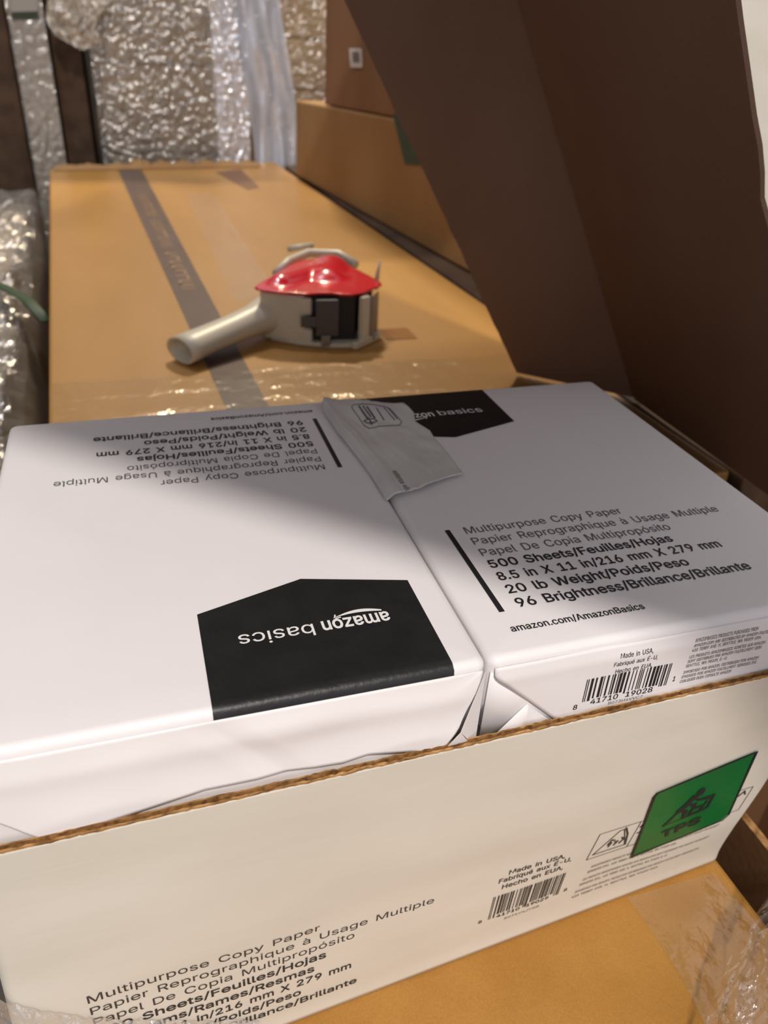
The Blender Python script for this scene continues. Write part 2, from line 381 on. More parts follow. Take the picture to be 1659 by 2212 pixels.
6453|226,-7 182,-1 142,15 109,40 84,74 69,115 64,162 68,199 80,239 102,285 137,340 252,509 322,509 175,296 179,299 196,307 214,312 235,314 278,309 316,295 346,271 370,240 384,201 389,157 384,112 368,73 343,39 310,14 271,-2|226,48 254,52 279,63 299,79 314,101 324,128 327,157 324,187 314,213 299,235 279,251 254,262 226,265 198,262 174,252 153,235 138,214 128,188 125,158 128,128 138,102 153,79 174,63 198,52
7453|97,0 323,448 323,452 62,452 62,509 391,509 391,449 165,0
8453|226,-7 178,-2 136,11 101,33 74,62 57,96 52,135 55,166 65,195 81,220 101,241 125,256 153,265 153,267 119,282 93,308 76,342 70,380 75,417 90,450 114,477 146,498 184,511 226,516 269,511 306,498 337,477 361,450 377,417 382,380 376,342 359,308 333,282 300,267 300,265 327,256 351,241 372,220 387,195 397,166 401,135 395,96 378,62 352,33 317,11 275,-2|226,49 258,52 285,60 307,74 323,91 333,113 337,139 333,165 322,189 305,208 283,223 256,232 226,235 196,232 169,223 147,208 130,189 119,165 115,139 119,113 129,91 145,74 167,60 195,52|226,290 252,292 274,300 293,313 307,330 316,351 319,376 316,399 308,420 294,437 275,449 252,457 226,460 200,457 177,449 159,437 145,420 136,399 133,376 136,351 145,330 159,313 178,300 201,292
9453|226,516 271,510 310,494 343,468 368,434 384,393 389,347 385,309 373,270 350,224 315,168 200,0 130,0 277,213 273,210 257,202 238,196 218,195 175,199 137,214 106,237 83,269 68,307 64,352 69,397 85,436 110,469 143,494 182,510|226,460 199,457 174,446 154,429 138,407 129,381 125,352 129,322 138,295 154,274 174,257 199,247 226,243 254,247 279,257 299,273 314,295 324,321 327,350 324,381 314,407 299,429 279,446 254,457
/249|235,533 71,-76 14,-76 178,533
.188|95,-4 78,-1 63,9 53,24 50,41 53,59 63,73 78,83 95,87 113,83 128,73 138,59 141,41 138,24 128,9 113,-1
,188|38,-119 68,71 137,71 84,-119
-453|337,244 337,188 114,188 114,244
'206|78,318 70,509 136,509 128,318
à389|160,-9 126,-5 94,5 68,22 48,45 35,73 30,108 34,138 43,161 58,179 78,193 100,203 125,211 152,216 178,220 209,224 234,227 252,230 265,235 273,243 276,255 276,257 273,279 267,297 256,311 240,322 220,329 196,331 171,329 149,322 132,313 118,301 107,288 100,274 41,291 57,322 79,346 104,364 133,375 163,382 194,384 215,383 239,379 263,372 286,360 306,343 322,320 333,290 337,251 337,0 277,0 277,52 272,52 264,38 252,25 236,12 215,1 190,-6|170,45 202,49 228,59 248,74 263,93 272,115 276,138 276,190 270,186 259,182 246,179 231,176 216,173 200,171 186,169 175,168 154,164 134,159 117,150 103,139 95,124 92,105 94,87 102,72 114,61 130,52 149,47|165,429 99,529 168,529 215,429
é404|212,-8 161,-2 117,16 82,46 56,85 40,132 34,187 39,242 55,290 81,329 115,359 157,378 205,384 236,382 266,374 294,361 319,341 341,315 357,282 368,242 371,194 371,169 98,169 100,139 110,106 128,80 151,61 179,50 212,46 234,48 254,53 271,61 285,73 297,88 306,105 365,91 353,63 335,39 311,19 283,4 249,-5|99,221 309,221 307,237 298,269 283,294 263,314 237,326 205,330 173,326 146,313 125,294 109,270 99,241|177,429 225,529 293,529 227,429
ó415|207,-8 159,-2 117,16 82,46 56,85 40,133 34,187 40,243 56,291 82,330 117,360 159,378 207,384 256,378 299,360 333,330 359,291 376,243 381,187 376,133 359,85 333,46 299,16 256,-2|207,46 242,51 270,66 292,89 307,117 316,151 319,187 316,224 307,258 292,287 270,310 242,325 207,330 173,325 145,310 124,287 108,258 99,224 96,187 99,151 108,117 124,89 145,66 173,51|181,429 228,529 297,529 231,429
É419|60,0 60,509 372,509 372,452 125,452 125,286 355,286 355,229 125,229 125,57 375,57 375,0|191,558 239,659 307,659 241,558
 281"""
GLY = {}
for row in GLYPHS.split('\n'):
    head, *loops = row[1:].split('|')
    GLY[row[0]] = (int(head) / 1000.0, [[tuple(int(k) / 1000.0 for k in p.split(',')) for p in lp.split()] for lp in loops])


def clean_loop(lp):
    """drop repeats and needle corners"""
    out = []
    for p in lp:
        if not out or math.hypot(p[0] - out[-1][0], p[1] - out[-1][1]) > 0.0065:
            out.append(p)
    if math.hypot(out[0][0] - out[-1][0], out[0][1] - out[-1][1]) < 0.0065:
        out.pop()
    return out


def inside(p, lp):
    c = False
    for (x0, y0), (x1, y1) in zip(lp, lp[1:] + lp[:1]):
        if (y0 > p[1]) != (y1 > p[1]) and p[0] < (x1 - x0) * (p[1] - y0) / (y1 - y0) + x0:
            c = not c
    return c


def outset(lp, d, hole):
    area = sum(a[0] * b[1] - b[0] * a[1] for a, b in zip(lp, lp[1:] + lp[:1]))
    sg = 1 if area > 0 else -1
    if hole:
        sg = -sg
    n, out = len(lp), []
    for i in range(n):
        p, q, r = lp[i - 1], lp[i], lp[(i + 1) % n]
        a = Vector((q[0] - p[0], q[1] - p[1])).normalized()
        b = Vector((r[0] - q[0], r[1] - q[1])).normalized()
        m = Vector((a.y + b.y, -(a.x + b.x))) * sg
        if m.length < 1e-4:
            out.append(q)
            continue
        m.normalize()
        k = max(0.6, m.dot(Vector((a.y, -a.x)) * sg))
        out.append((q[0] + m.x * d / k, q[1] + m.y * d / k))
    return out


LANE = 1000.0


def text_vf(body, offset=0.0, track=0.0):
    """outlines may overlap: every outer loop is filled in a lane of its own, then brought back"""
    cu = bpy.data.curves.new('t', 'CURVE')
    cu.dimensions = '2D'
    cu.fill_mode = 'BOTH'
    x = 0.0
    for ch in body:
        adv, loops = GLY[ch]
        loops = [clean_loop(lp) for lp in loops]
        n = len(loops)
        inn = [[j for j in range(n) if j != i and all(inside(p, loops[j]) for p in loops[i])] for i in range(n)]
        outer = [i for i in range(n) if not inn[i]]
        if offset:
            loops = [outset(lp, offset, i not in outer) for i, lp in enumerate(loops)]
        for i, lp in enumerate(loops):
            lane = outer.index(i) if i in outer else outer.index(inn[i][0])
            sp = cu.splines.new('POLY')
            sp.points.add(len(lp) - 1)
            for q, (gx, gy) in zip(sp.points, lp):
                q.co = ((x + gx) * 100, gy * 100 + lane * LANE, 0, 1)
            sp.use_cyclic_u = True
        x += adv + track
    o = bpy.data.objects.new('t', cu)
    COL.objects.link(o)
    dg = bpy.context.evaluated_depsgraph_get()
    dg.update()
    me = bpy.data.meshes.new_from_object(o.evaluated_get(dg))
    v = []
    for q in me.vertices:
        lane = round(q.co.y / LANE)
        v.append(Vector((q.co.x / 100, (q.co.y - lane * LANE) / 100, lane * 0.00005)))
    f = [tuple(p.vertices) for p in me.polygons]
    bpy.data.objects.remove(o)
    bpy.data.curves.remove(cu)
    bpy.data.meshes.remove(me)
    return v, f


def text_line(body, u0, v0, width, cap, offset=0.0, shear=0.0):
    """verts in (u, v): starts at u0, baseline v0, given width and cap height"""
    v, f = text_vf(body, offset)
    lo = min(q.x for q in v)
    hi = max(q.x for q in v)
    hv, _ = TEXT_H
    return [Vector((u0 + (q.x - lo) / (hi - lo) * width, v0 + q.y / hv * cap, q.z)) for q in v], f


_h, _ = text_vf('H')
TEXT_H = (max(q.y for q in _h), 0)


def bar_vf(u0, v0, u1, v1):
    return [Vector((u0, v0, 0)), Vector((u1, v0, 0)), Vector((u1, v1, 0)), Vector((u0, v1, 0))], [(0, 1, 2, 3)]


def stroke_vf(pts, w, closed=False):
    """flat polyline of width w in (u, v)"""
    P = [Vector((a, b, 0)) for a, b in pts]
    out = []
    n = len(P)
    for i in range(n if closed else n - 1):
        a, b = P[i], P[(i + 1) % n]
        d = (b - a).normalized()
        s = Vector((-d.y, d.x, 0)) * (w / 2)
        e = d * (w / 2)
        out.append(([a - e + s, a - e - s, b + e - s, b + e + s], [(0, 1, 2, 3)]))
    return join_vf(out)


def disc_vf(cx, cy, rx, ry, n=16):
    return [Vector((cx + rx * math.cos(2 * math.pi * i / n), cy + ry * math.sin(2 * math.pi * i / n), 0)) for i in
            range(n)], [tuple(range(n))]


def on_surface(name, vf, fn, m, parent):
    """lay flat (u, v) print on a surface fn(u, v)"""
    v, f = vf
    return link_mesh(name, [fn(q.x, q.y) + Vector((0, -q.z, q.z)) for q in v], f, m, parent)


# ------------------------------------------------------------------ materials
M_AMBER = varied('amber_cardboard', s2l(164, 119, 52), s2l(178, 132, 66), (6, 1.6, 6), 0.5, 0.12, 160, spec=0.45, fine=0.12, coat=0.25)
M_AMBER2 = varied('amber_cardboard_rough', s2l(163, 114, 46), s2l(180, 131, 62), (10, 10, 10), 0.6, 0.2, 220, spec=0.4, fine=0.2)
M_BROWN = varied('brown_cardboard', s2l(126, 92, 62), s2l(140, 104, 74), (5, 5, 1.2), 0.75, 0.15, 160, fine=0.15)
M_LEAN = varied('grey_brown_board', s2l(130, 103, 87), s2l(144, 117, 100), (4, 3, 2), 0.8, 0.12, 120, fine=0.15, spec=0.15)  # one even grey-brown base for all leaning panels
M_KRAFT = varied('kraft_board', s2l(150, 114, 72), s2l(164, 130, 86), (5, 5, 2), 0.7, 0.12, 160, fine=0.15)
M_SHADECARD = varied('shade_darkened_board', s2l(58, 42, 30), s2l(80, 60, 44), (20, 9, 20), 0.7, 0.2, 100)  # brown board darkened, the shade on these cartons put into the colour
M_CUT = varied('corrugated_cut', s2l(120, 84, 46), s2l(190, 146, 92), (160, 160, 400), 0.9, 0.4, 500, bdist=0.0006)
M_FLUTE = varied('corrugated_flute', s2l(84, 56, 30), s2l(140, 100, 56), (300, 300, 300), 0.9)
M_WHITE_BOARD = varied('white_board', s2l(216, 211, 197), s2l(224, 219, 207), (9, 9, 24), 0.6, 0.07, 34, spec=0.3,
                       bstretch=(0.25, 1, 9), bdist=0.0012)
M_PAPER = varied('ream_wrapper', s2l(236, 233, 234), s2l(241, 238, 238), (7, 7, 7), 0.42, 0.05, 60, spec=0.4, bdist=0.002)
M_PAPER_IN = varied('wrapper_inside', s2l(208, 206, 204), s2l(222, 220, 218), (14, 14, 14), 0.6, 0.12, 90)
M_INK = plain('black_ink', s2l(34, 33, 36), 0.45)
M_INKGREY = plain('grey_ink', s2l(96, 95, 97), 0.5)
M_INKBOX = plain('box_ink', s2l(66, 60, 54), 0.7)
M_INKFINE = plain('fine_ink', s2l(150, 142, 132), 0.7)
M_INKREAM = plain('fine_ream_ink', s2l(128, 124, 124), 0.6)
M_LABEL = varied('black_label', s2l(30, 30, 31), s2l(36, 36, 37), (60, 60, 60), 0.42, 0.1, 400, spec=0.4)
M_PRINTWHITE = plain('white_print', s2l(240, 240, 238), 0.45)
M_GREEN = varied('green_sticker', s2l(0, 98, 42), s2l(10, 112, 52), (14, 14, 14), 0.35, spec=0.4)
M_TAPE = varied('brown_tape', s2l(84, 66, 56), s2l(96, 76, 66), (4, 4, 4), 0.4, spec=0.5)
M_TAPEPRINT = plain('tape_print', s2l(142, 112, 84), 0.5)
M_CLEARTAPE = film_mat('clear_tape', (1, 0.95, 0.86, 1), 0.88, 0.015, 0.22, 30, 0.5)
M_FILM = film_mat('stretch_film', (1, 0.97, 0.92, 1), 0.72, 0.09, 0.17, 45, 0.7)
M_FILMBLUE = film_mat('loose_film', (0.80, 0.87, 1.0, 1), 0.22, 0.5, 0.18, 22, 0.6)
M_BAG = film_mat('clear_bag', (1, 0.97, 0.94, 1), 0.74, 0.03, 0.10, 60, 0.25)
M_BEIGE = plain('beige_plastic', s2l(205, 199, 180), 0.38, 0, 0.5)
M_RED = plain('red_enamel', s2l(222, 24, 44), 0.22, 0, 0.6, coat=0.4)
M_STEEL = plain('brushed_steel', s2l(150, 150, 154), 0.35, 1.0)
M_GUNMETAL = plain('dark_steel', s2l(96, 98, 104), 0.42, 0.9)
M_BLACK = plain('black_rubber', s2l(24, 23, 22), 0.5)
M_CORE = plain('tape_roll', s2l(70, 58, 48), 0.3, coat=0.3)
M_FLOOR = varied('concrete', s2l(70, 66, 62), s2l(92, 88, 82), (3, 3, 3), 0.7, 0.1, 30)
M_WALL = varied('warehouse_wall', s2l(62, 54, 48), s2l(74, 66, 58), (2, 2, 2), 0.9)
M_STRAP = plain('green_strap', s2l(40, 66, 36), 0.6)
M_GREENTAG = plain('green_tag', s2l(58, 76, 62), 0.6)

# ------------------------------------------------------------------ the setting
FLOOR = -0.75


def structure(name, v, f, m):
    o = link_mesh(name, v, f, m)
    o['kind'] = 'structure'
    return o


structure('floor', *boxvf(-4, 4, -3.2, 6.2, FLOOR - 0.1, FLOOR), M_FLOOR)
structure('wall_back', *boxvf(-4, 4, 6.0, 6.2, FLOOR, 4.2), M_WALL)
structure('wall_left', *boxvf(-4.2, -4, -3.2, 6.2, FLOOR, 4.2), M_WALL)
structure('wall_right', *boxvf(4, 4.2, -3.2, 6.2, FLOOR, 4.2), M_WALL)

# ------------------------------------------------------------------ lower amber carton under the white case
LOWTOP = -0.2475
low = empty('cardboard_carton', (0, 0, FLOOR), 'amber cardboard carton directly beneath the open white paper case', 'box')
plan_prism('body', [(-0.229, -0.36), (0.224, -0.36), (0.2135, 0.02), (0.212, 0.305), (-0.225, 0.305)], FLOOR, LOWTOP, M_AMBER2, low, 0.004)
ct = grid('clear_tape', 40, 60,
          lambda a, b: (0.133 + 0.068 * a + 0.006 * math.sin(b * 9), -0.34 + b * 0.349,
                        LOWTOP + 0.0008 + 0.0012 * abs(noise.noise((a * 5, b * 14, 1)))), M_CLEARTAPE, low)
ct['label'] = 'wrinkled clear tape band'

# ------------------------------------------------------------------ white open case
TL, TR_ = Vector((-0.2150, -0.0075, -0.0458)), Vector((0.2140, -0.0065, -0.0380))
BL, BR_ = Vector((-0.2250, -0.0130, -0.2470)), Vector((0.2150, 0.0180, -0.2470))
TBL, TBR = Vector((-0.2190, 0.2925, -0.0420)), Vector((0.2175, 0.2925, -0.0340))
BBL, BBR = Vector((-0.2240, 0.2920, -0.2470)), Vector((0.2130, 0.2920, -0.2470))


def case_pt(s, r, t):
    top = (TL * (1 - s) + TR_ * s) * (1 - r) + (TBL * (1 - s) + TBR * s) * r
    bot = (BL * (1 - s) + BR_ * s) * (1 - r) + (BBL * (1 - s) + BBR * s) * r
    return top * (1 - t) + bot * t


case = empty('paper_case', (0, 0.14, LOWTOP), 'open white printed cardboard case holding two white paper reams', 'box')


def round_rect(inset, n=6, rad=0.018):
    """unit outline from front left, anticlockwise seen from above"""
    pts = []
    ax, ay = inset / 0.43, inset / 0.30
    rx, ry = max(rad / 0.43 - ax, 0.002), max(rad / 0.30 - ay, 0.002)
    N = 40
    for k in range(N):
        pts.append((ax + rx + (1 - 2 * ax - 2 * rx) * k / N, ay))
    for k in range(n):
        a = -math.pi / 2 + math.pi / 2 * k / n
        pts.append((1 - ax - rx + rx * math.cos(a), ay + ry + ry * math.sin(a)))
    for k in range(N):
        pts.append((1 - ax, ay + ry + (1 - 2 * ay - 2 * ry) * k / N))
    for k in range(n):
        a = math.pi / 2 * k / n
        pts.append((1 - ax - rx + rx * math.cos(a), 1 - ay - ry + ry * math.sin(a)))
    for k in range(N):
        pts.append((1 - ax - rx - (1 - 2 * ax - 2 * rx) * k / N, 1 - ay))
    for k in range(n):
        a = math.pi / 2 + math.pi / 2 * k / n
        pts.append((ax + rx + rx * math.cos(a), 1 - ay - ry + ry * math.sin(a)))
    for k in range(N):
        pts.append((ax, 1 - ay - ry - (1 - 2 * ay - 2 * ry) * k / N))
    for k in range(n):
        a = math.pi + math.pi / 2 * k / n
        pts.append((ax + rx + rx * math.cos(a), ay + ry + ry * math.sin(a)))
    return pts


RO, RI = round_rect(0, rad=0.007), round_rect(0.0030, rad=0.007)
NR = len(RO)
LEV = [0.003, 0.012, 0.04, 0.1, 0.2, 0.3, 0.4, 0.5, 0.6, 0.7, 0.8, 0.88, 0.93, 0.96, 0.985, 1.0]


def face_bump(s, r, t, p):
    k = math.sin(math.pi * min(1, max(0, t))) * 0.0016
    q = noise.noise((p.x * 14, p.y * 14, p.z * 20)) * k
    dy = q if r < 0.06 else 0
    if t > 0.95 and r < 0.06:
        dy -= 0.0016 * (t - 0.95) / 0.05          # bottom crease flares out a little
    return Vector((0, dy, 0))


cv, cf, cm = [], [], []
for t in LEV:
    for (s, r) in RO:
        p = case_pt(s, r, t)
        cv.append(p + face_bump(s, r, t, p))
for t in (0.003, 0.08):
    for (s, r) in RI:
        cv.append(case_pt(s, r, t))
for a in range(len(LEV) - 1):
    for i in range(NR):
        j = (i + 1) % NR
        cf.append((a * NR + i, (a + 1) * NR + i, (a + 1) * NR + j, a * NR + j))
cf.append(tuple(reversed([(len(LEV) - 1) * NR + i for i in range(NR)])))
b0 = len(LEV) * NR
for i in range(NR):
    j = (i + 1) % NR
    cf.append((i, j, b0 + j, b0 + i))
    cm += [len(cf) - 1]
    cf.append((b0 + i, b0 + j, b0 + NR + j, b0 + NR + i))
cf.append(tuple(b0 + NR + i for i in range(NR)))       # the pad inside, under the reams
body = link_mesh('body', cv, cf, [M_WHITE_BOARD, M_FLUTE], case, smooth=False)
for k in cm:
    body.data.polygons[k].material_index = 1
for p in body.data.polygons:
    p.use_smooth = len(p.vertices) == 4

# torn corrugated rim
rim_o, rim_i = round_rect(-0.0002, rad=0.007), round_rect(0.0031, rad=0.007)
rv, rf = [], []


def fine_ring(R):
    out = []
    for i in range(NR):
        a, b = R[i], R[(i + 1) % NR]
        for k in range(6):
            out.append((a[0] + (b[0] - a[0]) * k / 6, a[1] + (b[1] - a[1]) * k / 6))
    return out


FO, FI = fine_ring(rim_o), fine_ring(rim_i)
mixr = lambda k: [(a[0] * (1 - k) + b[0] * k, a[1] * (1 - k) + b[1] * k) for a, b in zip(FO, FI)]
NF = len(FO)
rfm = []
STRIP = [0, 0, 1, 1, 0, 0]
for ring, base, amp, sd in ((FO, -0.0008, 0.0003, 1.0), (FO, 0.0002, 0.0004, 1.0), (mixr(0.22), 0.0003, 0.0005, 1.5), (mixr(0.5), -0.0008, 0.0008, 2.0),
                            (mixr(0.78), 0.0004, 0.0005, 3.0), (FI, 0.0004, 0.0005, 3.0), (FI, -0.004, 0, 0)):
    for i, (s, r) in enumerate(ring):
        p = case_pt(s, r, 0)
        h = base + amp * noise.noise((p.x * 330, p.y * 330, sd)) + amp * noise.noise((p.x * 80, p.y * 80, sd + 4))
        if 0.30 < s < 0.62 and r < 0.1:
            h += 1.6 * amp * noise.noise((p.x * 420, 3, sd))
        rv.append(p + Vector((0, -0.0004 * noise.noise((p.x * 400, p.y * 100, 9 + sd)), h)))
for a in range(6):
    for i in range(NF):
        j = (i + 1) % NF
        rf.append((a * NF + i, a * NF + j, (a + 1) * NF + j, (a + 1) * NF + i))
        rfm.append(STRIP[a])
rim = link_mesh('cut_rim', rv, rf, [M_CUT, M_FLUTE], case, fmat=rfm)
rim['label'] = 'torn brown corrugated rim'


def front(x, z, off=0.0004):
    """point on the case's front face at world x and height z (bump included)"""
    t = 0.5
    s = 0.5
    for _ in range(8):
        zt = TL.z * (1 - s) + TR_.z * s
        t = (z - zt) / (-0.247 - zt)
        xl = TL.x * (1 - t) + BL.x * t
        xr = TR_.x * (1 - t) + BR_.x * t
        s = (x - xl) / (xr - xl)
    p = case_pt(s, 0, t)
    return p + face_bump(s, 0, t, p) + Vector((0, -off, 0))


LINES = ['Multipurpose Copy Paper', 'Papier Reprographique à Usage Multiple', 'Papel De Copia Multipropósito',
         '500 Sheets/Feuilles/Hojas', '10 Reams/Rames/Resmas', '8.5 in X 11 in/216 mm X 279 mm', '20 lb Weight/Poids/Peso',
         '96 Brightness/Brillance/Brillante']
thin, bold = [], []
WID = [0.1117, 0.1760, 0.1310, 0.1155, 0.1090, 0.1300, 0.1015, 0.1340]
for i, s in enumerate(LINES):
    (thin if i < 3 else bold).append(text_line(s, -0.1868, -0.1628 - 0.00965 * i, WID[i], 0.0058, 0.0 if i < 3 else 0.013))
on_surface('printed_text', join_vf(thin), front, M_INKBOX, case)
on_surface('printed_text', join_vf(bold), front, plain('box_ink_bold', s2l(50, 46, 42), 0.7), case)
made = [text_line('Made in USA,', 0.0345, -0.1685, 0.0360, 0.0040, 0.012, 0.0),
        text_line('Fabriqué aux É-U,', 0.0290, -0.1745, 0.0470, 0.0040, 0.012, 0.0),
        text_line('Hecho en EUA,', 0.0320, -0.1812, 0.0400, 0.0040, 0.012, 0.0)]
on_surface('origin_text', join_vf(made), front, M_INKBOX, case)


def barcode(u0, u1, v0, v1, seed, guard):
    r = random.Random(seed)
    parts, u = [], u0
    n = 95
    mod = (u1 - u0) / n
    pat = [1, 1, 1]
    tot = 3
    while tot < n - 3:
        k = min(r.choice([1, 1, 2, 2, 3]), n - 3 - tot)
        pat.append(k)
        tot += k
    pat += [1, 1, 1]
    on, pos = True, 0
    for k in pat:
        if on:
            long_ = pos < 10 or pos > n - 11 or 45 <= pos <= 49
            parts.append(bar_vf(u0 + pos * mod, v0 - (guard if long_ else 0), u0 + (pos + k * 0.92) * mod, v1))
        on = not on
        pos += k
    return parts


bc = barcode(0.0278, 0.0764, -0.2080, -0.1872, 5, 0.0035)
bc += [text_line('8', 0.0215, -0.2125, 0.0024, 0.0032, 0.012), text_line('41710', 0.0335, -0.2128, 0.0155, 0.0034, 0.015),
       text_line('19029', 0.0535, -0.2128, 0.0155, 0.0034, 0.015), text_line('8', 0.0795, -0.2110, 0.0024, 0.0032, 0.012)]
on_surface('barcode', join_vf(bc), front, M_INKBOX, case)
on_surface('product_code', text_line('B074V4JYQB', 0.0400, -0.2190, 0.0240, 0.0022, 0.01), front, M_INKFINE, case)

# recycling pictogram boxes partly under the sticker
ic = [stroke_vf([(0.0882, -0.1805), (0.2000, -0.1790), (0.2000, -0.1535), (0.0900, -0.1538)], 0.0005, True),
      stroke_vf([(0.1165, -0.1800), (0.1180, -0.1540)], 0.0005),
      stroke_vf([(0.0915, -0.1768), (0.1135, -0.1765), (0.1128, -0.1735), (0.1075, -0.1568), (0.1045, -0.1572)], 0.0007, True),
      stroke_vf([(0.1140, -0.1763), (0.1118, -0.1640), (0.1085, -0.1560)], 0.0012),
      stroke_vf([(0.1000, -0.1700), (0.1016, -0.1655), (0.1038, -0.1668)], 0.0012),
      stroke_vf([(0.1010, -0.1725), (0.1022, -0.1690)], 0.0012),
      stroke_vf([(0.1048, -0.1725), (0.1066, -0.1690), (0.1045, -0.1690)], 0.0012),
      stroke_vf([(0.1085, -0.1722), (0.1104, -0.1688), (0.1088, -0.1662)], 0.0012),
      stroke_vf([(0.1195, -0.1600), (0.1225, -0.1560), (0.1250, -0.1600)], 0.0012),
      stroke_vf([(0.1192, -0.1665), (0.1240, -0.1655)], 0.0009),
      stroke_vf([(0.1915, -0.1600), (0.1945, -0.1560), (0.1965, -0.1600)], 0.0012)]
on_surface('recycling_mark', join_vf(ic), front, M_INKBOX, case)
FINE = ['AMAZONBASICS PRODUCTS PURCHASED FROM AMAZON.COM ARE DISTRIBUTED BY AMAZON FULFILLMENT', 'SERVICES INC., 410 TERRY AVE. N, SEATTLE, WA 98109 USA.',
        'LES PRODUITS AMAZONBASICS ACHETES SUR AMAZON.COM SONT DISTRIBUES PAR AMAZON FULFILLMENT', 'SERVICES INC., 410 TERRY AVE. N, SEATTLE, WA 98109, E.-U.',
        'IMPORTADO POR AMAZON, PRODUCTOS DISTRIBUIDOS POR AMAZON FULFILLMENT SERVICES INC.', '410 TERRY AVE. N, SEATTLE, WA 98109 EUA.']
fine = []
for i, s in enumerate(FINE):
    fine.append(text_line(s, 0.0945 - 0.0012 * i, -0.1930 - 0.0054 * i - (0.0022 if i > 1 else 0) - (0.0022 if i > 3 else 0), 0.096 if i % 2 == 0 else 0.066, 0.0024, 0.02))
on_surface('fine_print', join_vf(fine), front, M_INKFINE, case)

# green sticker, with its outline, worker pictogram and letters
ST = [(0.1243, -0.1953), (0.1181, -0.1285), (0.1195, -0.1250), (0.1830, -0.1118), (0.1915, -0.1790), (0.1890, -0.1842)]


def poly_grid(poly, n, fn):
    bm = bmesh.new()
    vs = [bm.verts.new((a, b, 0)) for a, b in poly]
    bm.faces.new(vs)
    for ax in (0, 1):
        lo = min(p[ax] for p in poly)
        hi = max(p[ax] for p in poly)
        for k in range(1, n):
            c = lo + (hi - lo) * k / n
            no = (1, 0, 0) if ax == 0 else (0, 1, 0)
            co = (c, 0, 0) if ax == 0 else (0, c, 0)
            bmesh.ops.bisect_plane(bm, geom=bm.verts[:] + bm.edges[:] + bm.faces[:], plane_co=co, plane_no=no)
    bm.verts.index_update()
    v = [v_.co.copy() for v_ in bm.verts]
    f = [tuple(q.index for q in fc.verts) for fc in bm.faces]
    bm.free()
    return v, f


stick = on_surface('sticker', poly_grid(ST, 8, None), lambda u, v: front(u, v, 0.0008), M_GREEN, case)
stick['label'] = 'green warehouse sticker with black outline'


def stk(u, v):
    return front(u, v, 0.0012)


on_surface('sticker_outline', stroke_vf(ST, 0.0016, True), stk, M_INK, stick)


def sq(a, b):
    """sticker space (photo crop) to the case front"""
    x = 1340 + a * 319 / 1659
    y = 1600 + b * 270 / 1404
    p = px(x, y, 1, 0.0045)
    return (p.x, p.z)


fig = [disc_vf(*sq(880, 545), 0.0030, 0.0042)]
for pts, wd in (([(800, 610), (720, 700), (650, 760)], 0.0044), ([(830, 620), (860, 640), (980, 630)], 0.0020),
                ([(650, 760), (560, 860), (480, 945)], 0.0019), ([(650, 760), (720, 780), (700, 850)], 0.0030),
                ([(760, 680), (830, 740), (900, 720)], 0.0022), ([(860, 640), (1040, 590)], 0.0014),
                ([(1040, 590), (975, 740)], 0.0022), ([(975, 740), (760, 830)], 0.0018), ([(760, 830), (830, 690)], 0.0022),
                ([(880, 780), (960, 670)], 0.0020), ([(470, 945), (960, 770)], 0.0006)):
    fig.append(stroke_vf([sq(a, b) for a, b in pts], wd))
on_surface('worker_pictogram', join_vf(fig), lambda u, v: front(u, v, 0.0012), M_INK, stick)
tps, tf = text_vf('TPS', 0.03)
hx = max(q.x for q in tps)
lx = min(q.x for q in tps)
A0, B0_, C0 = Vector(sq(450, 1115)), Vector(sq(905, 935)), Vector(sq(462, 1030))
tv = []
for q in tps:
    a = (q.x - lx) / (hx - lx)
    b = q.y / TEXT_H[0]
    p = A0 + (B0_ - A0) * a + (C0 - A0) * b
    tv.append(Vector((p.x, p.y, 0)))
on_surface('sticker_letters', (tv, tf), stk, M_INK, stick)

# clear film clinging to the bottom left corner of the case
def corner_film(a, b):
    x = -0.224 + 0.115 * a
    ztop = -0.128 - 0.100 * a ** 0.75
    z = ztop + (LOWTOP + 0.002 - ztop) * b
    p = front(x, z, 0.0)
    k = 0.0030 * abs(noise.noise((a * 8, b * 9, 2))) + 0.0018 * abs(noise.noise((a * 22, b * 17, 6))) + 0.0010 * noise.noise((a * 55, b * 40, 3))
    out = 0.0012 + 0.010 * b * (1 - a) + k
    return (p.x - 0.006 * (1 - a) * b, p.y - out, p.z)


cfm = grid('stretch_wrap', 70, 50, corner_film, film_mat('corner_film', (1, 0.97, 0.92, 1), 0.64, 0.16, 0.15, 70, 0.7), None, smooth=False)
tag(cfm, 'crumpled clear film clinging to the lower left corner of the white case', 'plastic film')

# ------------------------------------------------------------------ the two reams
RW, RD, RH = 0.2152, 0.2843, 0.0500


